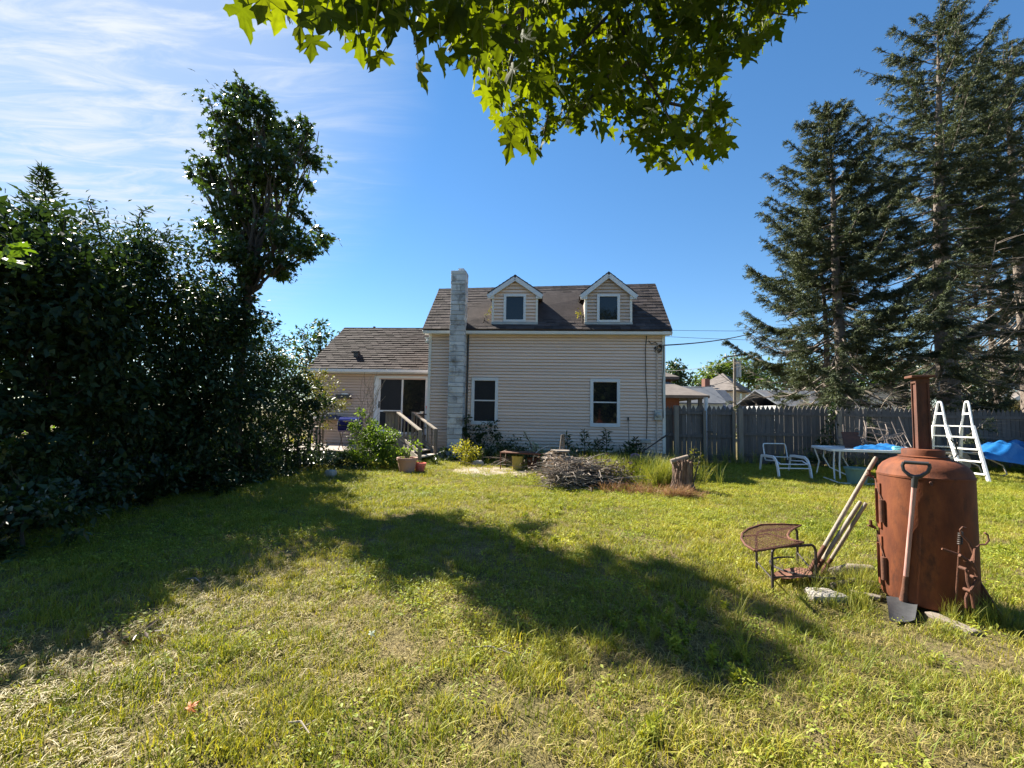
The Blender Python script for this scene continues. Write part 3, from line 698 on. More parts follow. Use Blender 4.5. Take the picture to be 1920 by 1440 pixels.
m = MB(); m.bb(xgm - .02, xgm + .16, FY - .08, FY - .052, .98, 1.02); m.build('latch', M_iron, gate)
c = P(1324, 800, 16.0)
mb = MB(); mb.tube([(c.x, c.y, 0), (c.x, c.y, 2.15)], .07, 12); tag(mb.build('downspout_post', M_wplast, loc=(c.x, c.y, 0), smooth=True), 'pale white post seen through the gap in the gate', 'post')

# ------------------------------------------------------------------ rusty stove and tools around it
S = G(1742, 1131); S.z = 0
SR = .30
M_pipe = pm('shaded_rust', (.070, .026, .018), (.12, .042, .024), 9, .8, .4, 90, stretch=(1, 1, .4), spots=((.03, .016, .013), 6, .5, .7))  # rust darkened all over; the pipe front's shade is put into the colour
stove = thing('tank_stove', 'rust brown tank stove with a domed top and a square chimney pipe', 'stove', S)
mb = MB()
prof = [(0, .04), (SR - .01, .04), (SR, .06), (SR, 1.0), (SR + .004, 1.003), (SR + .004, 1.018), (SR - .002, 1.022), (SR - .012, 1.06), (SR - .04, 1.10), (SR - .09, 1.135), (SR - .15, 1.157), (.07, 1.168), (0, 1.17)]
mb.lathe(prof, S, 72); mb.build('body', M_rust, stove, smooth=True)
mb = MB(); mb.lathe([(.135, 1.14), (.135, 1.215), (.13, 1.222), (.06, 1.224), (0, 1.224)], S, 40); mb.lathe([(.155, 1.148), (.16, 1.165), (.135, 1.172)], S, 40); mb.build('collar', M_rust, stove, smooth=True)
fa = math.atan2(S.x, S.y)                                     # the pipe's flat side looks towards the lawn
px_ = Vector((math.cos(-fa * .55), math.sin(-fa * .55), 0)); py_ = Vector((-px_.y, px_.x, 0))
mb = MB(); hw = .033
mb.beam(S + Vector((0, 0, 1.222)), S + Vector((0, 0, 1.80)), hw * 2, hw * 2 + .02, py_)
pipe = mb.build('chimney_pipe', M_pipe, stove, bevel=.004)
for sx in (-1, 1):
    for sy in (-1, 1):
        mb = MB(); q = S + px_ * (hw + .004) * sx + py_ * (hw + .013) * sy
        mb.beam(q + Vector((0, 0, 1.225)), q + Vector((0, 0, 1.79)), .013, .010, py_); mb.build('corner_angle', M_pipe, pipe)
mb = MB(); mb.beam(S + Vector((0, 0, 1.802)), S + Vector((0, 0, 1.822)), .155, .155, py_); mb.build('cap', M_rustd, pipe, bevel=.004)
mb = MB(); mb.beam(S + Vector((0, 0, 1.76)), S + Vector((0, 0, 1.80)), .09, .10, py_); mb.build('cap_skirt', M_rustd, pipe)
def cyl_patch(mb, a0, a1, z0, z1, r0, r1, n=14):
    k0 = len(mb.v); mb.lathe([(r0, z0), (r1, z0), (r1, z1), (r0, z1), (r0, z0)], S, n, a0, a1)
    c = n + 1; mb.f += [[k0 + i * c for i in range(4)], [k0 + i * c + n for i in (3, 2, 1, 0)]]; mb.r += [.5, .5]
vd = math.atan2(-S.y, -S.x)                                   # direction from the stove towards the viewer's side
da = vd - R(88)                                               # door direction: out to the left
for z0, z1 in ((.56, .93), (.10, .50)):
    mb = MB(); cyl_patch(mb, da - R(26), da + R(26), z0, z1, SR - .005, SR + .012)
    dd = Vector((math.cos(da), math.sin(da), 0)); tt = Vector((-dd.y, dd.x, 0))
    mb.beam(S + dd * (SR - .03) + Vector((0, 0, (z0 + z1) / 2 - .14)), S + dd * (SR - .03) + Vector((0, 0, (z0 + z1) / 2 + .14)), .22, .085, dd)
    d_ = mb.build('fire_door', M_rust, stove, bevel=.003)
    he = Vector((math.cos(da + R(31)), math.sin(da + R(31)), 0))
    mb = MB(); mb.tube([S + he * (SR + .012) + Vector((0, 0, z0 + .06)), S + he * (SR + .012) + Vector((0, 0, z0 + .24))], .022, 12); mb.build('hinge', M_rustd, d_, smooth=True)
    mb = MB(); mb.tube([S + he * (SR + .006) + Vector((0, 0, z0 + .23)), S + Vector((math.cos(da + R(24)), math.sin(da + R(24)), 0)) * (SR + .012) + Vector((0, 0, z1 - .08)), S + Vector((math.cos(da + R(12)), math.sin(da + R(12)), 0)) * (SR + .014) + Vector((0, 0, z1 + .03))], .007, 6); mb.build('hinge_strap', M_rustd, d_, smooth=True)
    he = Vector((math.cos(da - R(6)), math.sin(da - R(6)), 0))
    mb = MB(); mb.tube([S + he * (SR + .02) + Vector((0, 0, z1 + .03)), S + he * (SR + .05) + Vector((0, 0, z1 + .045)), S + he * (SR + .055) + Vector((0, 0, z1 + .09))], .012, 8); mb.tube([S + he * (SR + .02) + tt * -.03 + Vector((0, 0, z1 + .02)), S + he * (SR + .07) + tt * .04 + Vector((0, 0, z1 + .05))], .008, 6)
    mb.build('latch', M_rustd, d_, smooth=True)
for k in range(3):
    a = vd + R(80) + k * R(68); dd = Vector((math.cos(a), math.sin(a), 0)); tt = Vector((-dd.y, dd.x, 0)) * .012
    mb = MB(); mb.prism([S + dd * (SR - .02) - tt + Vector((0, 0, .0)), S + dd * (SR + .13) - tt, S + dd * (SR + .10) - tt + Vector((0, 0, .05)), S + dd * (SR - .004) - tt + Vector((0, 0, .26))], tt * 2); mb.build('foot', M_rustd, stove)
mb = MB(); h_ = Vector((math.cos(vd + R(7)), math.sin(vd + R(7)), 0)); mb.tube([S + h_ * SR + Vector((0, 0, .985)), S + h_ * (SR + .03) + Vector((0, 0, .985)), S + h_ * (SR + .035) + Vector((0, 0, .965))], .009, 8); mb.build('hook', M_rustd, stove, smooth=True)

def dhandle(mb, top, ax, side, w=.085, h=.095):
    """D grip: bar at the top, two curved arms down to the shaft."""
    t0 = top
    L1 = [t0 + side * w * .62 * s_ for s_ in (-1, -.33, .33, 1)]
    return [t0 - side * w * .62, t0 + side * w * .62], [[t0 + side * w * .62 * sg, t0 + side * w * .68 * sg - ax * h * .25, t0 + side * w * .6 * sg - ax * h * .6, t0 + side * w * .3 * sg - ax * h * .92, t0 - ax * h * 1.08] for sg in (-1, 1)]
vdv = Vector((math.cos(vd), math.sin(vd), 0)); vside = Vector((-vdv.y, vdv.x, 0))
vside = -vside if vside.x < 0 else vside
# flat shovel with a D grip leaning on the front of the stove
bot = G(1694, 1132, .03); top = S + vdv * (SR + .06) + vside * -.055 + Vector((0, 0, 1.10)); top = P(1718, 868, top.y)
ax = (top - bot).normalized()
t = thing('flat_shovel', 'flat black shovel with a faded red shaft and D grip leaning on the stove', 'shovel', (bot.x, bot.y, 0))
mb = MB(); n_ = 8; mb.tube([bot.lerp(top, .10), bot.lerp(top, .3), bot.lerp(top, .6), bot.lerp(top, .88)], [.017, .0165, .0155, .0165], 12); mb.build('shaft', M_pinkwood, t, smooth=True)
mb = MB(); mb.tube([bot.lerp(top, -.01), bot.lerp(top, .05), bot.lerp(top, .12), bot.lerp(top, .2)], [.034, .026, .02, .0185], 12); mb.build('socket', M_rustd, t, smooth=True)
bar, arms = dhandle(None, top, ax, vside, .115, .105)
mb = MB(); mb.tube(bar, .014, 10)
for a_ in arms: mb.tube(a_, [.012, .012, .012, .014, .02], 8)
mb.tube([top - ax * .10, top - ax * .19], [.021, .018], 12); mb.build('grip', M_black, t, smooth=True)
mb = MB(); bc = [G(1662, 1122, .045), G(1722, 1128, .045), G(1716, 1166, .022), G(1668, 1166, .022)]
grid = 8; vs = []
for j in range(grid + 1):
    for i in range(grid + 1):
        q = bc[0].lerp(bc[1], i / grid).lerp(bc[3].lerp(bc[2], i / grid), j / grid); e = abs(i / grid - .5) * 2
        q.z += .018 * e ** 3 + .03 * max(0, 1 - j / 3) * (1 - e ** 2) ** .5 * .6; vs.append(q)
mb.add(vs + [v - Vector((0, 0, .004)) for v in vs], [(j * 9 + i, j * 9 + i + 1, (j + 1) * 9 + i + 1, (j + 1) * 9 + i) for j in range(8) for i in range(8)] + [(81 + (j + 1) * 9 + i, 81 + (j + 1) * 9 + i + 1, 81 + j * 9 + i + 1, 81 + j * 9 + i) for j in range(8) for i in range(8)], .5)
mb.build('blade', M_blade, t, smooth=True)
# poker and long tongs
a, b = G(1790, 1160, .0), P(1800, 1016, 3.30)
t = thing('fire_poker', 'thin iron poker with a coiled grip standing against the stove', 'poker', a)
mb = MB(); mb.tube([a, b], .007, 8); mb.build('rod', M_rustd, t, smooth=True)
mb = MB(); ax = (b - a).normalized(); hx = ax.orthogonal().normalized(); hy = ax.cross(hx); pts = []
for k in range(61):
    an = k / 60 * 2 * math.pi * 6; pts.append(b - ax * .02 + ax * (.095 * k / 60 - .0) + (hx * math.cos(an) + hy * math.sin(an)) * .011)
mb.tube(pts, .005, 6); mb.tube([b - ax * .03, b + ax * .085], .006, 6); mb.build('coil_grip', M_iron, t, smooth=True)
mb = MB(); c = P(1799, 1041, b.y); mb.tube([P(1766, 1029, b.y + .02), P(1785, 1036, b.y), c], [.008, .010, .012], 8); mb.build('side_hook', M_rustd, t, smooth=True)
a = P(1822, 1140, 3.33)
t = thing('log_tongs', 'rusty scissor log tongs with curled arms leaning on the stove beside the poker', 'tongs', (a.x, a.y, 0))
D = 3.24
def tp(x, y, d=D): return P(x, y, d)
mb = MB(); mb.tube([tp(1799, 1041), tp(1812, 1050), tp(1822, 1054), tp(1827, 1040), tp(1817, 1017), tp(1802, 1002), tp(1800, 993), tp(1805, 988), tp(1811, 990)], [.011, .012, .013, .011, .008, .006, .005, .005, .006], 8); mb.build('arm', M_rustd, t, smooth=True)
mb = MB(); mb.tube([tp(1822, 1054, D - .02), tp(1830, 1070, D - .02), tp(1834, 1085, D - .02), tp(1825, 1100, D - .02), tp(1818, 1112, D - .01)], [.013, .012, .012, .011, .01], 8); mb.tube([tp(1827, 1052, D - .02), tp(1828, 1030, D - .02), tp(1837, 1021, D - .02), tp(1848, 1021, D - .03), tp(1854, 1013, D - .03), tp(1852, 1003, D - .03), tp(1846, 999, D - .03)], [.012, .008, .006, .006, .006, .006, .007], 8); mb.build('arm', M_rustd, t, smooth=True)
mb = MB(); mb.tube([tp(1813, 1070), tp(1815, 1090), tp(1822, 1112), tp(1826, 1140)], [.011, .012, .011, .009], 8); mb.tube([tp(1818, 1105), tp(1811, 1122), tp(1812, 1140)], [.012, .009, .007], 8); mb.build('jaw', M_rustd, t, smooth=True)
mb = MB()
for q in ((1822, 1054), (1834, 1085), (1813, 1068), (1821, 1109)): c = tp(*q, D - .035); mb.tube([c, c + Vector((0, .05, 0))], .011, 8)
mb.build('rivet', M_rustd, t, smooth=True)

# long-handled tools leaning on the stove's left side
def longtool(name, label, cat, a, b, r, spade):
    t = thing(name, label, cat, (a.x, a.y, 0)); ax = (b - a).normalized()
    mb = MB(); mb.tube([a.lerp(b, .12), a.lerp(b, .5), a.lerp(b, .97), b], [r, r * 1.05, r, r * .8], 12); mb.build('shaft', M_ash, t, smooth=True)
    mb = MB(); mb.tube([a, a.lerp(b, .10), a.lerp(b, .24)], [r * 1.5, r * 1.35, r * 1.08], 10); mb.build('socket', M_rustd, t, smooth=True)
    side = ax.cross(Vector((0, 0, 1))).normalized(); up = side.cross(ax).normalized()
    mb = MB()
    if spade:
        f = Vector((-ax.x, -ax.y, 0)).normalized(); f = (f - Vector((0, 0, .22))).normalized(); nrm = side.cross(f)
        rows = [(0, .06), (.03, .10), (.10, .115), (.20, .105), (.27, .06), (.30, .01)]; vs = []
        for d_, w in rows:
            for e in (-1, -.5, 0, .5, 1): vs.append(a + f * d_ + side * w * e + Vector((0, 0, .03 * e * e - .0 + (.03 if d_ < .05 and abs(e) < .6 else 0))))
        vs += [v - Vector((0, 0, .004)) for v in vs]; m_ = len(rows)
        mb.add(vs, [(i * 5 + k, i * 5 + k + 1, i * 5 + k + 6, i * 5 + k + 5) for i in range(m_ - 1) for k in range(4)] + [(m_ * 5 + i * 5 + k + 5, m_ * 5 + i * 5 + k + 6, m_ * 5 + i * 5 + k + 1, m_ * 5 + i * 5 + k) for i in range(m_ - 1) for k in range(4)], .5)
        mb.build('blade', M_mesh, t, smooth=True)
    else:
        mb.beam(a - side * .11 - ax * .02, a + side * .11 - ax * .02, .03, .03)
        for k in range(7): q = a - side * .105 + side * .035 * k - ax * .02; mb.tube([q, q - up * .04 - ax * .03, q - up * .08 - ax * .03], .005, 5)
        mb.build('rake_head', M_rustd, t)
    return t
longtool('digging_shovel', 'long handled rusty round point shovel, the longest tool leaning on the stove', 'shovel', G(1516, 1076, .10), P(1643, 857, 4.0), .017, True)
longtool('garden_rake', 'grey wooden rake handle in the middle of the three leaning tools', 'rake', G(1522, 1082, .06), P(1614, 940, 3.95), .017, False)
longtool('garden_hoe', 'shorter darker wooden hoe handle nearest the stove door', 'hoe', G(1540, 1078, .05), P(1624, 943, 3.92), .015, False)

# ------------------------------------------------------------------ mesh side table
TZ = .40
tb = G(1455, 1095)
t = thing('mesh_table', 'low rusty wire mesh table with a curved notch standing on bent tube legs', 'table', tb)
tip_ = [(1416, 1033), (1398, 1022), (1390, 1010), (1392, 1000), (1402, 992), (1426, 984), (1464, 983), (1502, 985), (1490, 990), (1481, 996), (1477, 1004), (1480, 1010), (1490, 1014), (1506, 1017), (1462, 1026)]
poly = [G(x, y, TZ) for x, y in tip_]
mb = MB(); mb.tube(poly + [poly[0]], .011, 6); mb.build('rim', M_rustd, t, smooth=True)
def clipseg(poly, p, d):
    ts = []
    n = len(poly)
    for i in range(n):
        a, b = poly[i], poly[(i + 1) % n]; ex, ey = b.x - a.x, b.y - a.y; den = d[0] * ey - d[1] * ex
        if abs(den) < 1e-9: continue
        u = ((a.x - p[0]) * ey - (a.y - p[1]) * ex) / den; w = ((a.x - p[0]) * d[1] - (a.y - p[1]) * d[0]) / den
        if 0 <= w < 1: ts.append(u)
    ts.sort(); return list(zip(ts[::2], ts[1::2]))
mb = MB(); cx_ = sum(p.x for p in poly) / len(poly); cy_ = sum(p.y for p in poly) / len(poly)
for ang in (R(28), R(-32)):
    d = (math.cos(ang), math.sin(ang)); nn = (-d[1], d[0])
    for k in range(-24, 25):
        for a, b in clipseg(poly, (cx_ + nn[0] * k * .029, cy_ + nn[1] * k * .029), d):
            q0 = Vector((cx_ + nn[0] * k * .029 + d[0] * a, cy_ + nn[1] * k * .029 + d[1] * a, TZ - .004)); q1 = q0 + Vector((d[0], d[1], 0)) * (b - a)
            mb.beam(q0, q1, .0042, .003)
mb.build('mesh_top', M_mesh, t)
mb = MB(); mb.tube([G(1392, 1006, TZ - .01), G(1440, 1001, TZ - .012), G(1486, 1012, TZ - .01)], .008, 6); mb.build('cross_bar', M_rustd, t, smooth=True)
def arch(a, b, n=10, r=.06):
    a, b = Vector(a), Vector(b); pts = [a]
    at, bt = Vector((a.x, a.y, TZ - .02)), Vector((b.x, b.y, TZ - .02)); h = (bt - at).normalized()
    pts.append(at - Vector((0, 0, r)))
    for k in range(1, 5): an = math.pi / 2 * k / 5; pts.append(at + h * r * (1 - math.cos(an)) - Vector((0, 0, r * (1 - math.sin(an)))))
    for k in range(4, 0, -1): an = math.pi / 2 * k / 5; pts.append(bt - h * r * (1 - math.cos(an)) - Vector((0, 0, r * (1 - math.sin(an)))))
    pts += [bt - Vector((0, 0, r)), b]
    return pts
l1, l2, l3, l4 = G(1449, 1114), G(1531, 1106), G(1419, 1073), G(1496, 1062)
l1b, l2b = G(1449, 1114), G(1524, 1100)
for a, b in ((l1, l2), (l3, l4)):
    mb = MB(); mb.tube(arch(a, b), .0115, 8); mb.build('leg_frame', M_iron, t, smooth=True)
mb = MB()
hc = (l1 + l2 + l4) / 3 + Vector((.0, .05, .10)); pts = []
for k in range(17):
    an = math.pi * (.45 + 1.1 * k / 16); pts.append(hc + Vector((.30 * math.cos(an) + .14, .30 * math.sin(an) * .95, .02)))
mb.tube(pts, .009, 6); mb.tube([l1.lerp(l1 + Vector((0, 0, .3)), .45), l2 + Vector((0, 0, .12))], .008, 6); mb.tube([l4 + Vector((0, 0, .13)), l2 + Vector((0, 0, .12))], .008, 6); mb.tube([l3 + Vector((0, 0, .1)), l1 + Vector((0, 0, .12))], .006, 6)
mb.build('stretcher_hoop', M_iron, t, smooth=True)
# stones, boards and logs round the stove
def rock(name, label, c, d, mat, cat='stone', seed=1):
    r_ = random.Random(seed); mb = MB(); n = 10; m = 6; vs = []
    for j in range(m + 1):
        for i in range(n):
            th, ph = math.pi * j / m, 2 * math.pi * i / n
            k = 1 + .22 * math.sin(3 * ph + seed) * math.sin(th) + r_.uniform(-.08, .08)
            sgn = lambda v: math.copysign(abs(v) ** .6, v)
            vs.append((c[0] + d[0] * k * sgn(math.sin(th) * math.cos(ph)), c[1] + d[1] * k * sgn(math.sin(th) * math.sin(ph)), c[2] + d[2] * (1 + .05 * r_.uniform(-1, 1)) * sgn(math.cos(th))))
    mb.add(vs, [(j * n + i, (j + 1) * n + i, (j + 1) * n + (i + 1) % n, j * n + (i + 1) % n) for j in range(m) for i in range(n)], .5)
    return tag(mb.build(name, mat, loc=c, smooth=True), label, cat)
rock('stone', 'flat pale grey stone lying beside the legs of the mesh table', tuple(G(1545, 1118, .02)), (.14, .11, .045), M_stone, seed=3)
rock('stone', 'pale stone block beside the yellow shrub by the wall', tuple(G(897, 869, .06)), (.15, .1, .09), M_stone, seed=4)
rock('stone', 'light green grey rounded stone in the shade left of the terracotta pot', tuple(G(620, 889, .06)), (.12, .10, .10), M_pale if False else M_stone, seed=5)
def log(name, label, pts, r, mat=M_bark, cat='log'):
    mb = MB(); mb.tube(pts, r, 10); k = len(mb.v)
    return tag(mb.build(name, mat, loc=tuple(Vector(pts[0])), smooth=True), label, cat)
M_greylog = pm('silvered_log', (.17, .13, .10), (.30, .25, .2), 4, .95, 1, 18, stretch=(1, 4, 4))
log('log', 'grey split log lying behind the leaning tools, left of the stove', [G(1556, 1076, .05), G(1592, 1068, .055), G(1634, 1070, .05)], [.05, .055, .05], M_greylog)
log('log', 'second thinner log lying in front of the grey one, left of the stove', [G(1560, 1098, .03), G(1600, 1090, .035), G(1640, 1096, .03)], [.025, .03, .03], M_greylog)
def plank(label, a, b, w, h, mat=M_wood):
    mb = MB(); mb.beam(a, b, w, h); return tag(mb.build('plank', mat, loc=tuple(Vector(a)), bevel=.005), label, 'plank')
plank('old plank in the grass left of the stove door', G(1590, 1108, .02), G(1652, 1122, .02), .07, .03)
plank('half buried plank in the grass in front of the stove by the tongs', G(1742, 1150, .012), G(1832, 1188, .012), .08, .03)

# ------------------------------------------------------------------ white furniture by the fence
def G2(x, y, z=0): return G(x, y, z)
c0 = G(1470, 900)
ch = thing('patio_chair', 'white tube patio chair frame without its sling, lying low by the fence', 'chair', c0)
ry, fy = 12.6, 10.6
def armpiece(px_f, py_f, px_r):
    f0 = G(px_f, py_f); r_ = G(px_r, 885); f0r = Vector((f0.x, f0.y, 0))
    return f0
fl, fr_ = G(1461, 897), G(1522, 898); bl = G(1427, 884)
vx = fr_ - fl; dirb = (bl - fl); rl, rr_ = fl + dirb * .95, fr_ + dirb * .95
for f0, r0_ in ((fl, rl), (fr_, rr_)):
    mb = MB(); d_ = (r0_ - f0)
    pts = [f0, f0 + d_ * .06 + Vector((0, 0, .25)), f0 + d_ * .16 + Vector((0, 0, .42)), f0 + d_ * .30 + Vector((0, 0, .48)), f0 + d_ * .8 + Vector((0, 0, .46)), r0_ + Vector((0, 0, .44))]
    k0 = len(mb.v)
    for a, b in zip(pts, pts[1:]): mb.beam(a, b, .07, .035, (1, 0, 0))
    mb.build('arm_leg', M_wmetal, ch, bevel=.006)
for r0_ in (rl, rr_):
    mb = MB(); mb.beam(r0_ + Vector((0, 0, .45)), r0_ + (r0_ - fl) * .0 + dirb * .12, .06, .03, (1, 0, 0)); mb.build('rear_leg', M_wmetal, ch, bevel=.006)
for q0, q1 in ((fl + dirb * .03 + Vector((0, 0, .24)), fr_ + dirb * .03 + Vector((0, 0, .24))), (fl + dirb * .10 + Vector((0, 0, .33)), fr_ + dirb * .10 + Vector((0, 0, .33))), (rl + Vector((0, 0, .42)), rr_ + Vector((0, 0, .40)))):
    mb = MB(); mb.tube([q0, q1], .014, 8); mb.build('cross_bar', M_wmetal, ch, smooth=True)
mb = MB()
for f0, r0_ in ((fl + vx * .08, rl + vx * .08), (fl + vx * .92, rl + vx * .92)):
    d_ = r0_ - f0; mb.tube([f0 + d_ * .05 + Vector((0, 0, .34)), f0 + d_ * .3 + Vector((0, 0, .39)), f0 + d_ * .55 + Vector((0, 0, .36)), f0 + d_ * .9 + Vector((0, 0, .33))], .015, 8)
mb.build('seat_rail', M_wmetal, ch, smooth=True)
b0, b1 = rl + vx * .12 + Vector((0, 0, .34)), rl + vx * .9 + Vector((0, 0, .34)); h_ = Vector((0, .1, .42))
mb = MB(); mb.tube([b0, b0 + h_ * .85, b0 + h_ * .97 + vx * .02, b0 + h_ + vx * .06, b1 + h_ - vx * .06, b1 + h_ * .97 - vx * .02, b1 + h_ * .85, b1], .015, 8); mb.build('back_frame', M_wmetal, ch, smooth=True)

wt0 = G(1610, 900)
wt = thing('patio_table', 'long white framed patio table crowded with junk in front of the fence', 'table', wt0)
tz = .72
q = [P(1523, 841, 12.2), P(1560, 858, 10.9), P(1712, 868, 10.6), P(1700, 846, 12.2)]
for v_ in q: v_.z = tz
for a, b in zip(q, q[1:] + q[:1]):
    mb = MB(); mb.beam(a, b, .05, .06); mb.build('rim', M_wmetal, wt, bevel=.008)
mb = MB(); mb.prism([v_ - Vector((0, 0, .012)) for v_ in q], (0, 0, .012)); mb.build('tabletop', M_wplast, wt)
for a, (sx, sy) in ((q[0].lerp(q[1], .12), (.05, -.1)), (q[1].lerp(q[2], .03), (.05, .1)), (q[1].lerp(q[2], .10), (.02, .05)), (q[2], (-.1, .05)), (q[3], (-.1, -.1))):
    mb = MB(); mb.tube([a - Vector((0, 0, .02)), a + Vector((sx, sy, -.35)), a + Vector((sx * .3, sy * .3, -tz + .0))], .017, 8); mb.build('leg', M_wmetal, wt, smooth=True)
a, b = P(1530, 866, 11.6), P(1585, 898, 11.0)
for k in range(2):
    o_ = Vector((.42 * k, -.1 * k, 0)); a0 = Vector((q[0].x + .12, 11.9, tz - .03)) + o_
    mb = MB(); mb.tube([a0, a0 + Vector((-.10, -.1, -.2)), a0 + Vector((-.05, -.25, -.45)), a0 + Vector((.25, -.6, -.66)), a0 + Vector((.8, -1.0, -.68))], .016, 8); mb.build('curved_leg', M_wmetal, wt, smooth=True)
mb = MB(); mb.tube([G(1545, 895, .04), G(1575, 906, .03), G(1640, 908, .03)], .016, 8); mb.build('foot_rail', M_wmetal, wt, smooth=True)
# tarp, bottle, board and pail on or under the table
def cloth(name, label, quad, h, mat, cat='tarp', nx=26, ny=14, seed=2, drop=None, thick=True):
    r_ = random.Random(seed); q = [Vector(v) for v in quad]; mb = MB(); vs = []
    ph = [r_.uniform(0, 6.28) for _ in range(6)]
    for j in range(ny + 1):
        for i in range(nx + 1):
            u, v = i / nx, j / ny; p = q[0].lerp(q[1], u).lerp(q[3].lerp(q[2], u), v)
            e = min(u, 1 - u, v, 1 - v) * 2
            z = h * (min(1, e * 2.2) ** .7) * (.55 + .25 * math.sin(u * 7 + ph[0]) * math.sin(v * 4 + ph[1]) + .18 * math.sin(u * 15 + v * 9 + ph[2]) + .10 * math.sin(u * 31 - v * 17 + ph[3])) + r_.uniform(-.006, .006)
            if drop: z += drop(u, v)
            vs.append(p + Vector((r_.uniform(-.01, .01), r_.uniform(-.01, .01), z)))
    mb.add(vs, [(j * (nx + 1) + i, j * (nx + 1) + i + 1, (j + 1) * (nx + 1) + i + 1, (j + 1) * (nx + 1) + i) for j in range(ny) for i in range(nx)], .5)
    o = mb.build(name, mat, loc=tuple(q[0]), smooth=True)
    return tag(o, label, cat)
z1 = tz + .03
cloth('tarp', 'crumpled blue tarp lying on the white patio table', [P(1602, 862, 10.95).xy.to_3d() + Vector((0, 0, z1)), (P(1706, 862, 10.75).xy.to_3d() + Vector((0, 0, z1))), P(1700, 850, 11.9).xy.to_3d() + Vector((0, 0, z1)), P(1600, 850, 12.0).xy.to_3d() + Vector((0, 0, z1))], .12, M_tarp, seed=5)
p = P(1683, 857, 10.8); p.z = tz + .03
mb = MB(); k0 = 0; mb.lathe([(0, 0), (.04, 0), (.045, .05), (.045, .16), (.015, .2), (.015, .23), (0, .23)], (0, 0, 0), 14); mb.v = [(p.x + z - .1, p.y + x, p.z + .05 + y) for x, y, z in mb.v]
tag(mb.build('bottle', pm('aqua_plastic', (.15, .5, .55), (.2, .55, .6), 3, .4), loc=p, smooth=True), 'small aqua bottle lying on the blue tarp beside the stove pipe', 'bottle')
a = P(1572, 848, 12.0); a.z = tz + .006
mb = MB(); mb.prism([a + Vector((-.0, -.25, 0)), a + Vector((.42, -.3, 0)), a + Vector((.62, .1, .40)), a + Vector((.2, .15, .40))], (.01, .025, 0))
tag(mb.build('board', M_rustd, loc=a), 'brown board tilted up on the left end of the white table', 'board')
p = G(1607, 909)
t = thing('planter', 'teal plastic planter under the white table', 'planter', p)
mb = MB(); mb.lathe([(0, 0), (.17, 0), (.215, .34), (.24, .345), (.24, .385), (.205, .385), (.18, .1), (0, .1)], p, 28); mb.build('tub', M_teal, t, smooth=True)
# overturned metal chairs heaped on the table
M_chairm = pm('bronze_tube', (.13, .10, .085), (.22, .18, .155), 8, .6)
def metal_chair():
    t = thing('metal_chair', 'x', 'chair', (0, 0, 0), 'overturned metal chair frames on the white table')
    for sx in (-1, 1):
        x = .24 * sx
        mb = MB(); mb.tube([(x, -.22, .0), (x, -.24, .40), (x, -.2, .62), (x, -.12, .66), (x, .2, .64), (x, .26, .52), (x, .26, .44), (x, .33, 0)], .012, 7); mb.build('side_frame', M_chairm, t, smooth=True, local=True)
    mb = MB(); mb.tube([(-.22, .24, .42), (-.2, .36, .86), (-.12, .40, .95), (.12, .40, .95), (.2, .36, .86), (.22, .24, .42)], .012, 7); mb.build('back_frame', M_chairm, t, smooth=True, local=True)
    mb = MB()
    for k in range(5):
        x = -.12 + .06 * k; mb.tube([(x, .26, .46), (x * 1.1 + .03 * math.sin(k), .33, .7), (x, .39, .93)], .006, 5)
    mb.tube(ring((0, .345, .74), (0, 1, -.25), .09), .006, 5); mb.build('back_scroll', M_chairm, t, smooth=True, local=True)
    mb = MB(); mb.tube([(-.24, -.24, .43), (.24, -.24, .43), (.24, .25, .42), (-.24, .25, .42), (-.24, -.24, .43)], .012, 7); mb.build('seat_frame', M_chairm, t, smooth=True, local=True)
    for k in range(3):
        mb = MB(); mb.beam((-.24, -.14 + .13 * k, .43), (.24, -.14 + .13 * k, .43), .03, .008); mb.build('seat_slat', M_chairm, t, local=True)
    return t
def dup(src, loc, rot, label, sc=1.0):
    r_ = src.copy(); COL.objects.link(r_); r_.location = loc; r_.rotation_euler = rot; r_['label'] = label
    for chd in src.children:
        c_ = chd.copy(); COL.objects.link(c_); c_.parent = r_
        for g_ in chd.children: d_ = g_.copy(); COL.objects.link(d_); d_.parent = c_
    return r_
mc = metal_chair()
spots = [((1600, 822, 12.3), (R(172), R(8), R(35)), 'rusty metal chair upside down at the left end of the white table'),
         ((1640, 818, 12.5), (R(104), R(10), R(-30)), 'rusty metal chair tipped on its back in the middle of the heap on the table'),
         ((1672, 820, 12.0), (R(165), R(-14), R(-20)), 'rusty metal chair with legs in the air nearest the stove pipe')]
for k, ((x, y, Y), rot, lb) in enumerate(spots):
    c = P(x, y, Y); M_ = Matrix.Identity(3)
    from mathutils import Euler
    o_ = Euler(rot).to_matrix() @ Vector((0, .05, .45))
    if k == 0: mc.location = c - o_; mc.rotation_euler = rot; mc['label'] = lb
    else: dup(mc, c - o_, rot, lb)
for o in [o for o in bpy.data.objects if o.name.startswith('metal_chair')]:
    o.location.z += 0.0
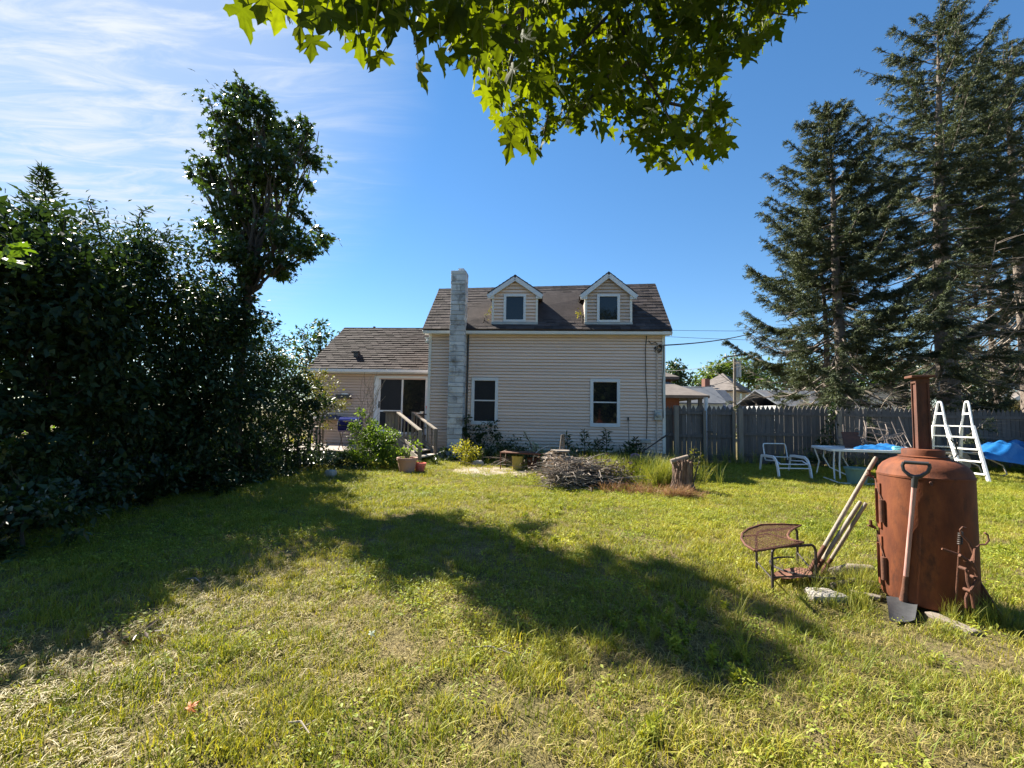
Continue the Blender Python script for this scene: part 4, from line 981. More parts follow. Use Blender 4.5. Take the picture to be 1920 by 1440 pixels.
# A-frame pool ladder
pl = thing('pool_ladder', 'tall white plastic A frame pool ladder behind the stove', 'ladder', G(1825, 905))
FA, FB = G(1806, 899), G(1855, 906)                          # feet of the two front rails
RA, RB = G(1746, 888), G(1800, 892)                          # feet of the two rear rails
top_z = 1.98
plat = 1.32
for f_, r_, pxs in ((FA, RA, 1757), (FB, RB, 1808)):
    c = f_.lerp(r_, .62); tF = c + (f_ - c) * .30 + Vector((0, 0, plat)); tR = c + (r_ - c) * .62 + Vector((0, 0, plat))
    apex = c + (f_ - r_) * .02
    mb = MB(); mb.beam(f_, tF + Vector((0, 0, .02)), .055, .10, (f_ - r_)); mb.build('front_rail', M_wplast, pl, bevel=.008)
    mb = MB(); mb.beam(r_, tR + Vector((0, 0, .02)), .055, .09, (f_ - r_)); mb.build('rear_rail', M_wplast, pl, bevel=.008)
    h1, h2 = tF + (f_ - c) * .06 - Vector((0, 0, .30)), tR
    a1, a2 = apex + (f_ - r_) * .05 + Vector((0, 0, top_z - .05)), apex - (f_ - r_) * .08 + Vector((0, 0, top_z - .05))
    mb = MB(); mb.tube([h1, tF.lerp(a1, .5), a1, a1 + (a2 - a1) * .2 + Vector((0, 0, .04)), a1 + (a2 - a1) * .8 + Vector((0, 0, .04)), a2, a2.lerp(h2, .5), h2], .026, 10); mb.build('hand_rail', M_wplast, pl, smooth=True)
    mb = MB(); mb.beam(apex + (f_ - r_) * .1 + Vector((0, 0, top_z - .32)), apex - (f_ - r_) * .13 + Vector((0, 0, top_z - .32)), .04, .05); mb.build('brace', M_wplast, pl)
for side, (A, B), tt_ in (('front', (FA, FB), .30), ('rear', (RA, RB), .62)):
    cA, cB = FA.lerp(RA, .62), FB.lerp(RB, .62)
    for k in range(4):
        f = .14 + .22 * k; a = A.lerp(cA + (A - cA) * tt_ + Vector((0, 0, plat)), f); b = B.lerp(cB + (B - cB) * tt_ + Vector((0, 0, plat)), f)
        mb = MB(); mb.beam(a, b, .11, .035); mb.build('step', M_wplast, pl, bevel=.006)
cA, cB = FA.lerp(RA, .62), FB.lerp(RB, .62)
mb = MB(); mb.prism([cA + (FA - cA) * .3 + Vector((0, 0, plat)), cB + (FB - cB) * .3 + Vector((0, 0, plat)), cB + (RB - cB) * .55 + Vector((0, 0, plat)), cA + (RA - cA) * .55 + Vector((0, 0, plat))], (0, 0, .03)); mb.build('platform', M_wplast, pl)
a = P(1785, 822, 11.2)
mb = MB(); mb.tube([P(1782, 824, 10.9), P(1791, 832, 10.9), P(1796, 850, 10.9), P(1790, 858, 10.9)], .018, 7); tag(mb.build('hose', M_cable, loc=a, smooth=True), 'short black hose hanging on the white pool ladder', 'hose')
# chaise under the big blue tarp
p = G(1885, 900)
t = thing('lounge_frame', 'tan tube lounge chair frame under the draped blue tarp at the right edge', 'chair', (p.x, p.y + .4, 0))
M_tan = pm('tan_tube', (.42, .36, .27), (.5, .43, .33), 4, .45)
for k in range(3):
    o_ = Vector((.9 * k, .25 * k, 0)); b0 = Vector((p.x - .55, p.y + .35, 0)) + o_
    mb = MB(); mb.tube([b0 + Vector((-.45, .5, .62)), b0 + Vector((-.1, .25, .56)), b0 + Vector((.25, 0, .3)), b0 + Vector((.3, -.05, .08)), b0 + Vector((.12, -.0, .012)), b0 + Vector((-.35, .3, .012))], .018, 8); mb.build('bent_leg', M_tan, t, smooth=True)
for k in range(2):
    mb = MB(); mb.tube([Vector((p.x - 1.0, p.y + .85, .60)) + Vector((0, .9 * k, 0)), Vector((p.x + 2.4, p.y + 1.3 + .9 * k, .60))], .018, 8); mb.build('side_rail', M_tan, t, smooth=True)
cloth('tarp', 'large bright blue tarp draped over furniture at the right edge by the fence', [(p.x - .1, p.y + .35, .62), (p.x + 3.2, p.y + .5, .5), (p.x + 4.4, p.y + 2.1, .75), (p.x + 1.15, p.y + 1.8, .78)], .34, M_tarp, nx=44, ny=30, seed=8, drop=lambda u, v: -.35 * max(0, 1 - v * 3.2) * (.35 + u))
# pale round cushion-like lid behind ladder
mb = MB(); c = P(1800, 850, 12.6); k0 = 0; mb.lathe([(0, 0), (.30, 0), (.33, .03), (.30, .06), (0, .06)], (0, 0, 0), 28); mb.v = [(c.x + x, c.y + z, .34 + y) for x, y, z in mb.v]
tag(mb.build('tub_lid', M_stone, loc=(c.x, c.y, .34), smooth=True), 'round pale lid propped upright behind the white ladder', 'lid')

# ------------------------------------------------------------------ neighbouring houses, poles and wires beyond the fence
def hip(mb, x0, x1, y0, y1, z, h, ov=.4, ridge=0.0):
    x0 -= ov; x1 += ov; y0 -= ov; y1 += ov; cx_, cy_ = (x0 + x1) / 2, (y0 + y1) / 2
    a, b = (cx_ - ridge / 2, cy_, z + h), (cx_ + ridge / 2, cy_, z + h)
    mb.add([(x0, y0, z), (x1, y0, z), (x1, y1, z), (x0, y1, z), a, b], [(0, 1, 5, 4), (1, 2, 5), (2, 3, 4, 5), (3, 0, 4), (3, 2, 1, 0)])
    mb.bb(x0, x1, y0, y1, z - .18, z - .01)
def gable(mb, x0, x1, y0, y1, z, h, ov=.35, along='x', th=.12):
    if along == 'x':
        cy_ = (y0 + y1) / 2; hl = (y1 - y0) / 2 + ov; zo = z - h * ov / ((y1 - y0) / 2)
        for s in (-1, 1):
            mb.add([(x0 - ov, cy_ + s * hl, zo), (x1 + ov, cy_ + s * hl, zo), (x1 + ov, cy_, z + h), (x0 - ov, cy_, z + h)] + [(x0 - ov, cy_ + s * hl, zo + th), (x1 + ov, cy_ + s * hl, zo + th), (x1 + ov, cy_, z + h + th), (x0 - ov, cy_, z + h + th)], [(0, 1, 2, 3), (7, 6, 5, 4), (0, 4, 5, 1), (1, 5, 6, 2), (3, 2, 6, 7), (0, 3, 7, 4)])
    else:
        cx_ = (x0 + x1) / 2; hl = (x1 - x0) / 2 + ov; zo = z - h * ov / ((x1 - x0) / 2)
        for s in (-1, 1):
            mb.add([(cx_ + s * hl, y0 - ov, zo), (cx_ + s * hl, y1 + ov, zo), (cx_, y1 + ov, z + h), (cx_, y0 - ov, z + h)] + [(cx_ + s * hl, y0 - ov, zo + th), (cx_ + s * hl, y1 + ov, zo + th), (cx_, y1 + ov, z + h + th), (cx_, y0 - ov, z + h + th)], [(0, 1, 2, 3), (7, 6, 5, 4), (0, 4, 5, 1), (1, 5, 6, 2), (3, 2, 6, 7), (0, 3, 7, 4)])
M_cream = pm('cream_siding', (.62, .50, .36), (.66, .55, .41), 2, .7, attr=.03)
M_paleblue = pm('pale_blue_siding', (.42, .50, .56), (.47, .54, .60), 2, .7)
M_whitewall = pm('white_siding', (.40, .40, .41), (.46, .46, .46), 2, .7)
M_yellowwall = pm('yellow_siding', (.66, .54, .18), (.70, .58, .22), 1, .6, attr=.03)
def farwin(par, x, y, z, w, h, fx=0, mat=None):
    m = MB()
    d = (w, .08, h) if not fx else (.08, w, h)
    m.box((x, y, z), d); f = m.build('window', M_white, par, local=True)
    m = MB(); d = (w - .18, .1, h - .18) if not fx else (.1, w - .18, h - .18); m.box((x, y, z), d); m.build('pane', mat or M_glass, f, local=True)
# cream house with a hip roof
def rp(x, y, dx, dy): return P(x, y, dx)
D = 58; o = P(1381, 760, D); rot = R(-40)
h = thing('cream_house', 'cream two storey house with a hip roof beyond the utility pole', 'house', (o.x, o.y, 0), rz=rot)
m = MB(); m.bb(-5.2, 0, 0, 0.1, 0, 5.0); m.bb(-5.2, 0, .1, 7.4, 0, 4.99); lap(m, -5.2, 0, .2, 4.9, 0, .16); m.build('wall', M_cream, h, local=True)
m = MB(); hip(m, -5.2, 0, 0, 7.4, 5.0, 2.6, .5, 0); m.build('roof', M_shingle_grey, h, local=True)
farwin(h, -3.9, -.03, 3.9, .8, 1.5); farwin(h, -1.2, -.03, 3.9, .8, 1.5); farwin(h, .02, 2, 3.9, .9, 1.5, 1); farwin(h, .02, 5, 3.9, .9, 1.5, 1)
m = MB(); m.prism([(-4.5, -.05, 2.2), (-4.5, -1.4, 1.9), (-4.5, -.05, 3.0)], (3, 0, 0)); m.build('porch_roof', M_shingle_grey, h, local=True)
# brick house with porch right beside our wall
D = 30; o = P(1252, 790, D)
h = thing('brick_porch_house', 'red brick house with a brown hip roof and a corner porch behind the gate', 'house', (o.x, o.y, 0), rz=R(-6))
m = MB(); m.bb(-6.5, .75, .0, 7, 0, 3.0); m.build('wall', M_brick, h, local=True)
m = MB(); hip(m, -6.5, 2.1, -.4, 6.5, 2.85, 1.55, .35, 3.2); m.build('roof', M_shingle_grey, h, local=True)
m = MB(); hip(m, -6.0, .9, 2, 8, 4.25, 1.0, .3, 4.5); m.build('upper_roof', M_shingle_grey, h, local=True)
m = MB(); m.bb(-5.8, .7, 2.1, 7.9, 3.2, 4.25); m.build('upper_wall', M_brick, h, local=True)
for x in (1.3, 2.0, ):
    m = MB(); m.bb(x - .11, x + .11, -.35, -.13, 0, 2.7); m.build('porch_post', M_slate, h, local=True)
m = MB(); m.bb(.75, 2.2, -.38, -.32, .2, 1.1); m.build('porch_rail', M_whitewall, h, local=True)
# pale blue house and the dark roofed one with a chimney
D = 44; o = P(1305, 775, D)
h = thing('pale_blue_house', 'pale blue house showing over the gate beside the brick porch', 'house', (o.x, o.y, 0))
m = MB(); m.bb(-3, 2.6, 0, 6, 0, 2.9); m.build('wall', M_paleblue, h, local=True)
m = MB(); gable(m, -3, 2.6, 0, 6, 2.9, 1.6); m.build('roof', M_slate, h, local=True)
farwin(h, 1.1, -.03, 1.9, .9, 1.2)
D = 47; o = P(1335, 775, D)
h = thing('slate_roof_house', 'low house with a dark slate roof and a brick chimney left of the cream house', 'house', (o.x, o.y, 0), rz=R(12))
m = MB(); m.bb(-2.3, 3.5, 0, 6, 0, 2.0); m.build('wall', M_whitewall, h, local=True)
m = MB(); gable(m, -2.3, 3.5, 0, 6, 2.0, 2.4); m.build('roof', M_slate, h, local=True)
m = MB(); m.bb(.35, .95, 1.6, 2.2, 3, 5.6); m.build('chimney', M_brick, h, local=True)
# white house and garage behind the spruces
D = 40; o = P(1520, 770, D)
h = thing('white_house', 'white house with a dark roof half hidden behind the left spruces', 'house', (o.x, o.y, 0), rz=R(8))
m = MB(); m.bb(-2.8, 5.5, 0, 6, 0, 2.6); m.build('wall', M_whitewall, h, local=True)
m = MB(); gable(m, -2.8, 5.5, 0, 6, 2.6, 1.4, along='x'); m.build('roof', M_slate, h, local=True)
for x in (-1.6, .6, 3.2): farwin(h, x, -.03, 1.9, 1.0, 1.3)
D = 38; o = P(1640, 770, D)
h = thing('grey_garage', 'white garage with a grey gable roof behind the spruce trunks', 'garage', (o.x, o.y, 0), rz=R(-36))
m = MB(); m.bb(-2.8, 3.2, 0, 6, 0, 2.6); m.add([(-2.8, 0, 2.6), (3.2, 0, 2.6), (.2, 0, 4.4)], [(0, 1, 2)]); m.build('wall', M_whitewall, h, local=True)
m = MB(); gable(m, -2.8, 3.2, 0, 6, 2.6, 1.8, along='y'); m.build('roof', M_shingle_grey, h, local=True)
m = MB(); m.bb(-1.4, 1.6, -.06, -.002, 0, 2.1); m.build('garage_door', M_grey, h, local=True)
# yellow house at the right edge
D = 27; o = P(1893, 775, D)
h = thing('yellow_house', 'yellow clapboard house with white trim at the right edge beyond the fence', 'house', (o.x, o.y, 0), rz=R(-42))
m = MB(); m.bb(0, 7, .0, 9, 0, 2.62); m.add([(0, 0, 2.62), (7, 0, 2.62), (3.5, 0, 5.2)], [(0, 1, 2)]); lap(m, 0.02, 7, .2, 2.6, 0, .14); m.build('wall', M_yellowwall, h, local=True)
m = MB(); gable(m, 0, 7, 0, 9, 2.62, 2.6, .5, 'y'); m.build('roof', M_shingle_grey, h, local=True)
for s in (-1, 1):
    m = MB(); m.beam((3.5 + s * 4.0, -.53, 2.25), (3.5, -.53, 5.22), .06, .22); m.build('rake_trim', M_white, h, local=True)
farwin(h, 1.05, -.04, 1.95, 1.0, 1.3); farwin(h, 3.4, -.04, 1.95, 1.0, 1.3)
m = MB(); m.bb(.55, .72, -.09, -.0, 1.3, 2.6); m.build('shutter', M_white, h, local=True)
# utility poles
def pole(name, label, px, ytop, D, r, mat, extras):
    a = P(px, 780, D); b = P(px + (780 - ytop) * .004, ytop, D); a.z = 0
    t = thing(name, label, 'pole', a); m = MB(); m.tube([a, b], [r, r * .8], 10); m.build('shaft', mat, t, smooth=True)
    extras(t, a, b); return t, b
def ex1(t, a, b):
    m = MB(); m.tube([b + Vector((.28, 0, -.2)), b + Vector((.28, 0, -1.6))], .24, 12); m.build('transformer', M_grey, t, smooth=True)
    m = MB(); m.beam(b + Vector((-1.0, -.1, .05)), b + Vector((1.0, -.1, .35)), .1, .12); m.build('cross_arm', M_wood, t)
    for k in (-.8, 0, .8):
        m = MB(); m.tube([b + Vector((k, -.1, .2 + k * .15)), b + Vector((k, -.1, .5 + k * .15))], .05, 6); m.build('insulator', M_wplast, t)
pt, ptop = pole('utility_pole', 'wooden utility pole with a grey transformer in front of the cream house', 1377, 672, 38, .13, M_wood, ex1)
def ex2(t, a, b):
    m = MB(); c = P(1888, 735, 22); m.tube([Vector((a.x, a.y, c.z - .02)), Vector((a.x, a.y, c.z + .42))], .185, 14); m.build('red_band', M_pink, t, smooth=True)
    m = MB(); m.tube([Vector((a.x, a.y, c.z + .43)), Vector((a.x, a.y, c.z + .62))], .182, 14); m.tube([Vector((a.x, a.y, c.z - .5)), Vector((a.x, a.y, c.z - .03))], .182, 14); m.build('white_band', M_wplast, t, smooth=True)
pole('utility_pole', 'grey utility pole with red and white bands at the right edge', 1881, 540, 22, .17, M_wood, ex2)
def wire(label, pts, r=.022, sag=.5, n=14):
    m = MB()
    for a, b in zip(pts, pts[1:]):
        a, b = Vector(a), Vector(b)
        m.tube([a.lerp(b, k / n) - Vector((0, 0, sag * 4 * (k / n) * (1 - k / n))) for k in range(n + 1)], r, 5)
    return tag(m.build('power_line', M_cable, loc=tuple(Vector(pts[0]))), label, 'cable', None)
c = HW(-.03, -.1, 3.68)
wire('thick twisted service cable running from the house corner into the spruces', [c, P(1420, 622, 24)], .022, .12)
wire('uppermost thin wire running from the roof corner to the spruces', [P(1150, 617, 40), P(1560, 620, 44)], .018, .1)
wire('thin wire just above the thick service cable by the house corner', [P(1150, 625, 41), P(1600, 640, 42)], .018, .2)
wire('pale wire dropping from the utility pole towards the brick porch', [P(1374, 709, 38), P(1285, 727, 32)], .02, .25)
wire('sagging wire from the utility pole over the cream house roof', [P(1379, 707, 38), P(1560, 700, 34)], .018, .3)
wire('thin wire crossing in front of the trees left of the utility pole', [P(1376, 676, 38), P(1200, 690, 60)], .022, .6)

# ------------------------------------------------------------------ trees beyond
def fartree(name, label, blobs, D, per, size, mat=None, base=None, group=None, **kw):
    bl = []
    for x, y, r in blobs:
        dd = D + rnd.uniform(-.5, .5) * r * D / FPX
        bl.append((tuple(P(x, y, dd)), (r * D / FPX, r * D / FPX * .9, r * D / FPX * .85)))
    c = np.mean([b[0] for b in bl], axis=0)
    bx = base if base else c[0]
    kw.setdefault('trunk_r', .22)
    return leafy(name, label, 'tree', (bx, D, 0), bl, per, size, mat or L_far, M_bark, group=group, clumps=kw.pop('clumps', 24), sig=kw.pop('sig', .22), **kw)
fartree('maple_tree', 'bright green round crowned tree beyond the utility pole', [(1335, 705, 28), (1365, 690, 26), (1325, 735, 22), (1352, 722, 28), (1395, 695, 26), (1420, 710, 26), (1335, 752, 20)], 70, 190, .55)
fartree('maple_tree', 'dark green tree rising over the brick porch beside our house', [(1262, 700, 22), (1272, 690, 16), (1285, 718, 20), (1300, 735, 18), (1250, 725, 20), (1310, 745, 14)], 62, 190, .5, L_maple)
fartree('maple_tree', 'leafy tree behind the left end of the wing roof', [(575, 640, 30), (600, 625, 26), (560, 665, 30), (618, 650, 26), (590, 690, 30), (635, 668, 20)], 32, 260, .28, L_maple)
fartree('maple_tree', 'dark tree behind the spruce trunks and the white garage', [(1480, 715, 40), (1540, 700, 42), (1600, 715, 45), (1660, 700, 46), (1720, 712, 44), (1680, 740, 40), (1560, 745, 34)], 60, 180, .55, L_maple)
fartree('maple_tree', 'green tree filling the gap left of the yellow house', [(1780, 705, 46), (1830, 700, 44), (1860, 720, 40), (1815, 745, 36), (1870, 690, 40)], 48, 200, .45, L_hedge)
fartree('evergreen_shrub', 'dark bushy shrub right behind the fence between ladder and yellow house', [(1832, 748, 26), (1850, 765, 24), (1815, 768, 22), (1840, 725, 20)], 19, 420, .12, L_ivy)
fartree('evergreen_shrub', 'dark bushy shrub right behind the fence under the big spruce', [(1690, 745, 28), (1660, 758, 24), (1720, 755, 26), (1700, 725, 18)], 19, 420, .12, L_spruce, tmpl=T_LONG)

# spruces
def spruce(label, base, H, z0, Rm, lean, seed, dead_to=.30, top2=None, dens=1.0, bare=None, tr=.3, pexp=.75):
    g = np.random.default_rng(seed); r_ = random.Random(seed)
    base = Vector(base); t = thing('spruce_tree', label, 'tree', base, 'tall spruces behind the picket fence')
    def axis(z): k = z / H; return base + Vector((lean[0] * k + .10 * math.sin(k * 6 + seed), lean[1] * k + .08 * math.cos(k * 5 + seed), z))
    m = MB(); m.tube([axis(H * k / 14) - Vector((0, 0, .1 if k == 0 else 0)) for k in range(15)], [max(.015, tr * (1 - k / 14) ** .9 * (1.25 if k == 0 else 1)) for k in range(15)], 14)
    m.build('trunk', M_sbark, t, smooth=True)
    lm, dm_ = MB(), MB(); TP, TT, TS = [], [], []
    z = z0 - .35
    while z < H - .15:
        k = (z - z0) / (H - z0); prof = Rm * (1 - k) ** pexp * min(1, .78 + k) + .15
        nb = r_.choice((4, 5, 5, 6)); a0 = r_.uniform(0, 6.28)
        for b in range(nb):
            az = a0 + 6.283 * b / nb + r_.uniform(-.35, .35); Ln = prof * r_.uniform(.62, 1.12)
            d = Vector((math.cos(az), math.sin(az), 0)); p0 = axis(z + r_.uniform(-.12, .12))
            el = .10 + .58 * k - .16 * (1 - k); n = 7
            pts = [p0 + d * Ln * s + Vector((0, 0, Ln * (el * s - .50 * (1 - k) * math.sin(math.pi * s) * .55 - .28 * (1 - k) * s + .15 * s ** 3))) + Vector((r_.uniform(-1, 1), r_.uniform(-1, 1), 0)) * .03 * Ln for s in [i / n for i in range(n + 1)]]
            isdead = k < dead_to and r_.random() < (.75 if k < dead_to * .55 else .35)
            (dm_ if isdead else lm).tube(pts, [max(.006, .010 + .018 * Ln * .35 * (1 - i / n)) for i in range(n + 1)], 5, False)
            side = Vector((-d.y, d.x, 0))
            if isdead:
                for q in range(int(11 * Ln) + 3):
                    s = r_.uniform(.25, 1); i = min(n - 1, int(s * n)); pp = pts[i].lerp(pts[i + 1], s * n - i); l_ = r_.uniform(.25, .8) * (.4 + .2 * Ln)
                    e = pp + side * l_ * r_.choice((-1, 1)) * r_.uniform(.5, 1) + d * l_ * .6 + Vector((0, 0, r_.uniform(-.25, .2) * l_))
                    dm_.tube([pp, pp.lerp(e, .5) + Vector((0, 0, .03)), e], [.007, .005, .003], 4, False)
                if r_.random() < .45: continue
            nt_ = int((14 + Ln * 24) * dens * (.35 if isdead else 1))
            for q in range(nt_):
                s = (.22 + .8 * r_.random()) if k > .3 else (.42 + .6 * r_.random()); s = min(s, 1.0); i = min(n - 1, int(s * n)); pp = pts[i].lerp(pts[i + 1], min(1, s * n - i))
                l_ = (.20 + .26 * Ln * (1.08 - s)) * r_.uniform(.6, 1.2); l_ = min(l_, .85); sg = r_.choice((-1, 1))
                dr = (d * r_.uniform(.35, 1.0) + side * sg * r_.uniform(.25, 1.0) * (1 if s < .97 else .3) + Vector((0, 0, r_.uniform(-.50, .10)))).normalized()
                m_ = max(3, int(l_ / .045))
                for j in range(m_):
                    TP.append(pp + dr * l_ * (j / m_)); TT.append(dr); TS.append(.135 * (1 - .3 * j / m_))
        z += (.36 + .20 * (1 - k)) * r_.uniform(.8, 1.2)
    for q in range(14): TP.append(axis(H - .05 * q)); TT.append(Vector((0, 0, 1))); TS.append(.16)
    lm.build('limbs', M_sbark, t)
    if dm_.v: dm_.build('dead_limbs', M_twig, t)
    P_ = np.array([tuple(v) for v in TP]); T_ = np.array([tuple(v) for v in TT]); S_ = np.array(TS); n = len(P_)
    C, TR, V, nb = [], [], [], 0
    cl = g.random(n // 40 + 2)[np.arange(n) // 40]
    for rep in range(4):
        tip = T_ * .9 + g.normal(size=(n, 3)) * .55 + np.array((0, 0, .12)); nor = g.normal(size=(n, 3))
        co, tr_ = leaves(P_ + g.normal(size=(n, 3)) * .015, tip, nor, S_ * g.uniform(.7, 1.25, n), T_NEEDLE)
        C.append(co); TR.append(tr_ + nb); nb += len(co); V.append(np.repeat(cl * .6 + g.random(n) * .4, 2))
    fastmesh('crown', np.concatenate(C), np.concatenate(TR), np.concatenate(V), L_spruce, t, base)
    return t
def gx(px, Y): return (P(px, 760, Y).x, Y, 0)
spruce('shorter dense spruce, left of the two big ones behind the fence', gx(1592, 17.2), 13.9, 1.9, 4.8, (-.55, 0), 3, .30, tr=.27, dens=.80, pexp=.76)
spruce('slim spruce with a thin trunk at the left end of the spruce row', gx(1556, 18.4), 10.0, 1.7, 3.9, (-.3, 0), 5, .55, tr=.17, dens=.6)
spruce('tallest spruce with a thick pale trunk behind the stove pipe', gx(1776, 17.0), 17.4, 2.4, 4.9, (.25, 0), 9, .36, tr=.40, dens=.50, pexp=.52)
spruce('tall spruce cut off by the right edge of the picture', gx(1930, 18.5), 17.6, 4.0, 5.2, (-.1, 0), 14, .30, tr=.36, dens=.44, pexp=.55)
spruce('thin spruce standing between the tallest spruce and the banded pole', gx(1868, 21.5), 11.5, 3.6, 3.6, (0, 0), 21, .40, tr=.18, dens=.6)

# ------------------------------------------------------------------ left side: hedge row, tall maple
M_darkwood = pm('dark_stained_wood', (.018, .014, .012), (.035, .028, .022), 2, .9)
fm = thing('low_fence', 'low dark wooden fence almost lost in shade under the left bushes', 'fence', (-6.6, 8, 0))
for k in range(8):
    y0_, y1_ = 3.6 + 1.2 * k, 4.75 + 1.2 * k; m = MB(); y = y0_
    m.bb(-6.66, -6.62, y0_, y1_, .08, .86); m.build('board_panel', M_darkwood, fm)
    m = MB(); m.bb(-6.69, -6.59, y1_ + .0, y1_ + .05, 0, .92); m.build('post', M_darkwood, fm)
def E(x, y, Y, r, ry=None, rz=None):
    s = Y / FPX; return (tuple(P(x, y, Y)), (r * s, (ry or r) * s, (rz or r) * s))
def bush(name, label, blobs, base, per, size, mat, **kw):
    return leafy(name, label, 'shrub' if 'shrub' in name else 'tree', base, blobs, per, size, mat, M_bark, clumps=kw.pop('clumps', 60), sig=kw.pop('sig', .17), **kw)
HG = 'overgrown bushes along the left boundary'
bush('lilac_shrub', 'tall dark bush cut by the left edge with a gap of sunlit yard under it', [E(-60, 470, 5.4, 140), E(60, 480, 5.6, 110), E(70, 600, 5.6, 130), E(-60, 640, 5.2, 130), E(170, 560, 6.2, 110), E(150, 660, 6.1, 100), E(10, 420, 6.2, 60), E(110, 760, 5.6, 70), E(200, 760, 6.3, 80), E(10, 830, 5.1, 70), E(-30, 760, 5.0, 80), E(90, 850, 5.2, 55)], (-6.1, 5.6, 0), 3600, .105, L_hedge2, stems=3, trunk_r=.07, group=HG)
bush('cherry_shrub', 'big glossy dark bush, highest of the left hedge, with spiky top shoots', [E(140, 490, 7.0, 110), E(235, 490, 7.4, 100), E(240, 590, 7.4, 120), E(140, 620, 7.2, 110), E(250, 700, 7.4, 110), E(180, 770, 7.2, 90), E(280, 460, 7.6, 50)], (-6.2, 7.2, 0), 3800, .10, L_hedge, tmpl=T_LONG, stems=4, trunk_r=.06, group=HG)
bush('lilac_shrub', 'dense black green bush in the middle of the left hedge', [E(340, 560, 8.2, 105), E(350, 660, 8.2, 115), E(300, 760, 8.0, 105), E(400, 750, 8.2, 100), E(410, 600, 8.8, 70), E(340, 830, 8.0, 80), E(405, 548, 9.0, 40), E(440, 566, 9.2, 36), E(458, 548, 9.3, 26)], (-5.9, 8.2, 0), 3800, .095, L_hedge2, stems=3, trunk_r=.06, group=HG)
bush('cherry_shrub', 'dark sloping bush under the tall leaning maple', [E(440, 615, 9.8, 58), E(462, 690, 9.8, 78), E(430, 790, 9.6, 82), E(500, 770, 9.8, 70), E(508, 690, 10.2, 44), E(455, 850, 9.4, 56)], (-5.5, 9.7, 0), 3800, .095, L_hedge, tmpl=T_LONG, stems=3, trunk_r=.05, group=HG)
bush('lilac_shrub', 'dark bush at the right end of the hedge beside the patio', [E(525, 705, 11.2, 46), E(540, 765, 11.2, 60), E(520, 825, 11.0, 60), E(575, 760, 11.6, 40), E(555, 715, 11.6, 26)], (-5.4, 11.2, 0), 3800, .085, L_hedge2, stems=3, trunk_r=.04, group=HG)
bush('smoke_shrub', 'airy olive green shrub leaning over the patio table', [E(588, 735, 13.0, 36), E(592, 765, 12.8, 36), E(622, 748, 13.2, 24), E(572, 712, 12.8, 28), E(640, 756, 13.4, 14), E(600, 708, 13.0, 18)], (-5.55, 12.9, .27), 3200, .06, L_olive, stems=3, trunk_r=.03, sig=.22)
GB = 'low dark shrubs under the hedge'
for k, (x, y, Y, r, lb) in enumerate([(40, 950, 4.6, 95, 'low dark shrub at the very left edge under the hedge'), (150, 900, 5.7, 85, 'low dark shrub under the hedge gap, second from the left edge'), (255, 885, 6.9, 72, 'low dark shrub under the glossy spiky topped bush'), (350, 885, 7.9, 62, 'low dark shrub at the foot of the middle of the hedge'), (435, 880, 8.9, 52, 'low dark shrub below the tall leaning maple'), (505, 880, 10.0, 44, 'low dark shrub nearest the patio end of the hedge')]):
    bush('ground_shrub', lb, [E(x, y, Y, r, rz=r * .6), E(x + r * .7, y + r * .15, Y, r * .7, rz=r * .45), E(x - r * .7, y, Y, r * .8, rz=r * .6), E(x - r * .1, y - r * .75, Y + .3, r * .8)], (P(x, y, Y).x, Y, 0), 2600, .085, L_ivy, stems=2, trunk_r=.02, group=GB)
# spiky shoots above the hedge outline
def shoot(name, label, pts_px, Y, n, size, mat, spread=.10, grp=None):
    b = P(pts_px[0][0], pts_px[0][1], Y); t = thing(name, label, 'shrub', (b.x, b.y, b.z), grp)
    pts = [P(x, y, Y) for x, y in pts_px]; m = MB(); m.tube(pts, [.018, .012, .008, .005][:len(pts)] if len(pts) <= 4 else .01, 5); m.build('stem', M_bark, t)
    A = np.array([tuple(p) for p in pts]); s = rng.random(n) * (len(pts) - 1); i = s.astype(int).clip(0, len(pts) - 2); q = A[i] + (A[i + 1] - A[i]) * (s - i)[:, None]
    o_ = rng.normal(size=(n, 3)); o_[:, 2] *= .3; o_ = unit(o_); dist = rng.random(n)[:, None] * spread * (1.05 - s / (len(pts) - 1))[:, None] * 2
    co, tr, = leaves(q + o_ * dist, o_ + np.array((0, 0, .35)) + rng.normal(size=(n, 3)) * .3, rng.normal(size=(n, 3)) * .5 + np.array((0, 0, .8)), size * rng.uniform(.6, 1.3, n), T_LONG)
    fastmesh('foliage', co, tr, np.repeat(rng.random(n), 2), mat, t, tuple(b)); return t
shoot('sumac_tree', 'feathery cone topped sapling poking above the left hedge', [(92, 470), (88, 420), (84, 370), (80, 316)], 8.6, 900, .13, L_hedge, .42)
shoot('cherry_sapling', 'slender leafy shoot standing up from the left hedge beside the sapling', [(190, 450), (182, 415), (172, 392), (165, 372)], 7.3, 70, .10, L_hedge, .07)
shoot('cherry_sapling', 'arching leafy shoot near the middle of the hedge outline', [(262, 470), (258, 425), (262, 400), (285, 388)], 7.5, 80, .11, L_hedge, .08)
shoot('cherry_sapling', 'pale young shoot in front of the dark hedge', [(415, 680), (425, 650), (432, 630), (440, 615)], 9.0, 60, .10, L_weed, .06)
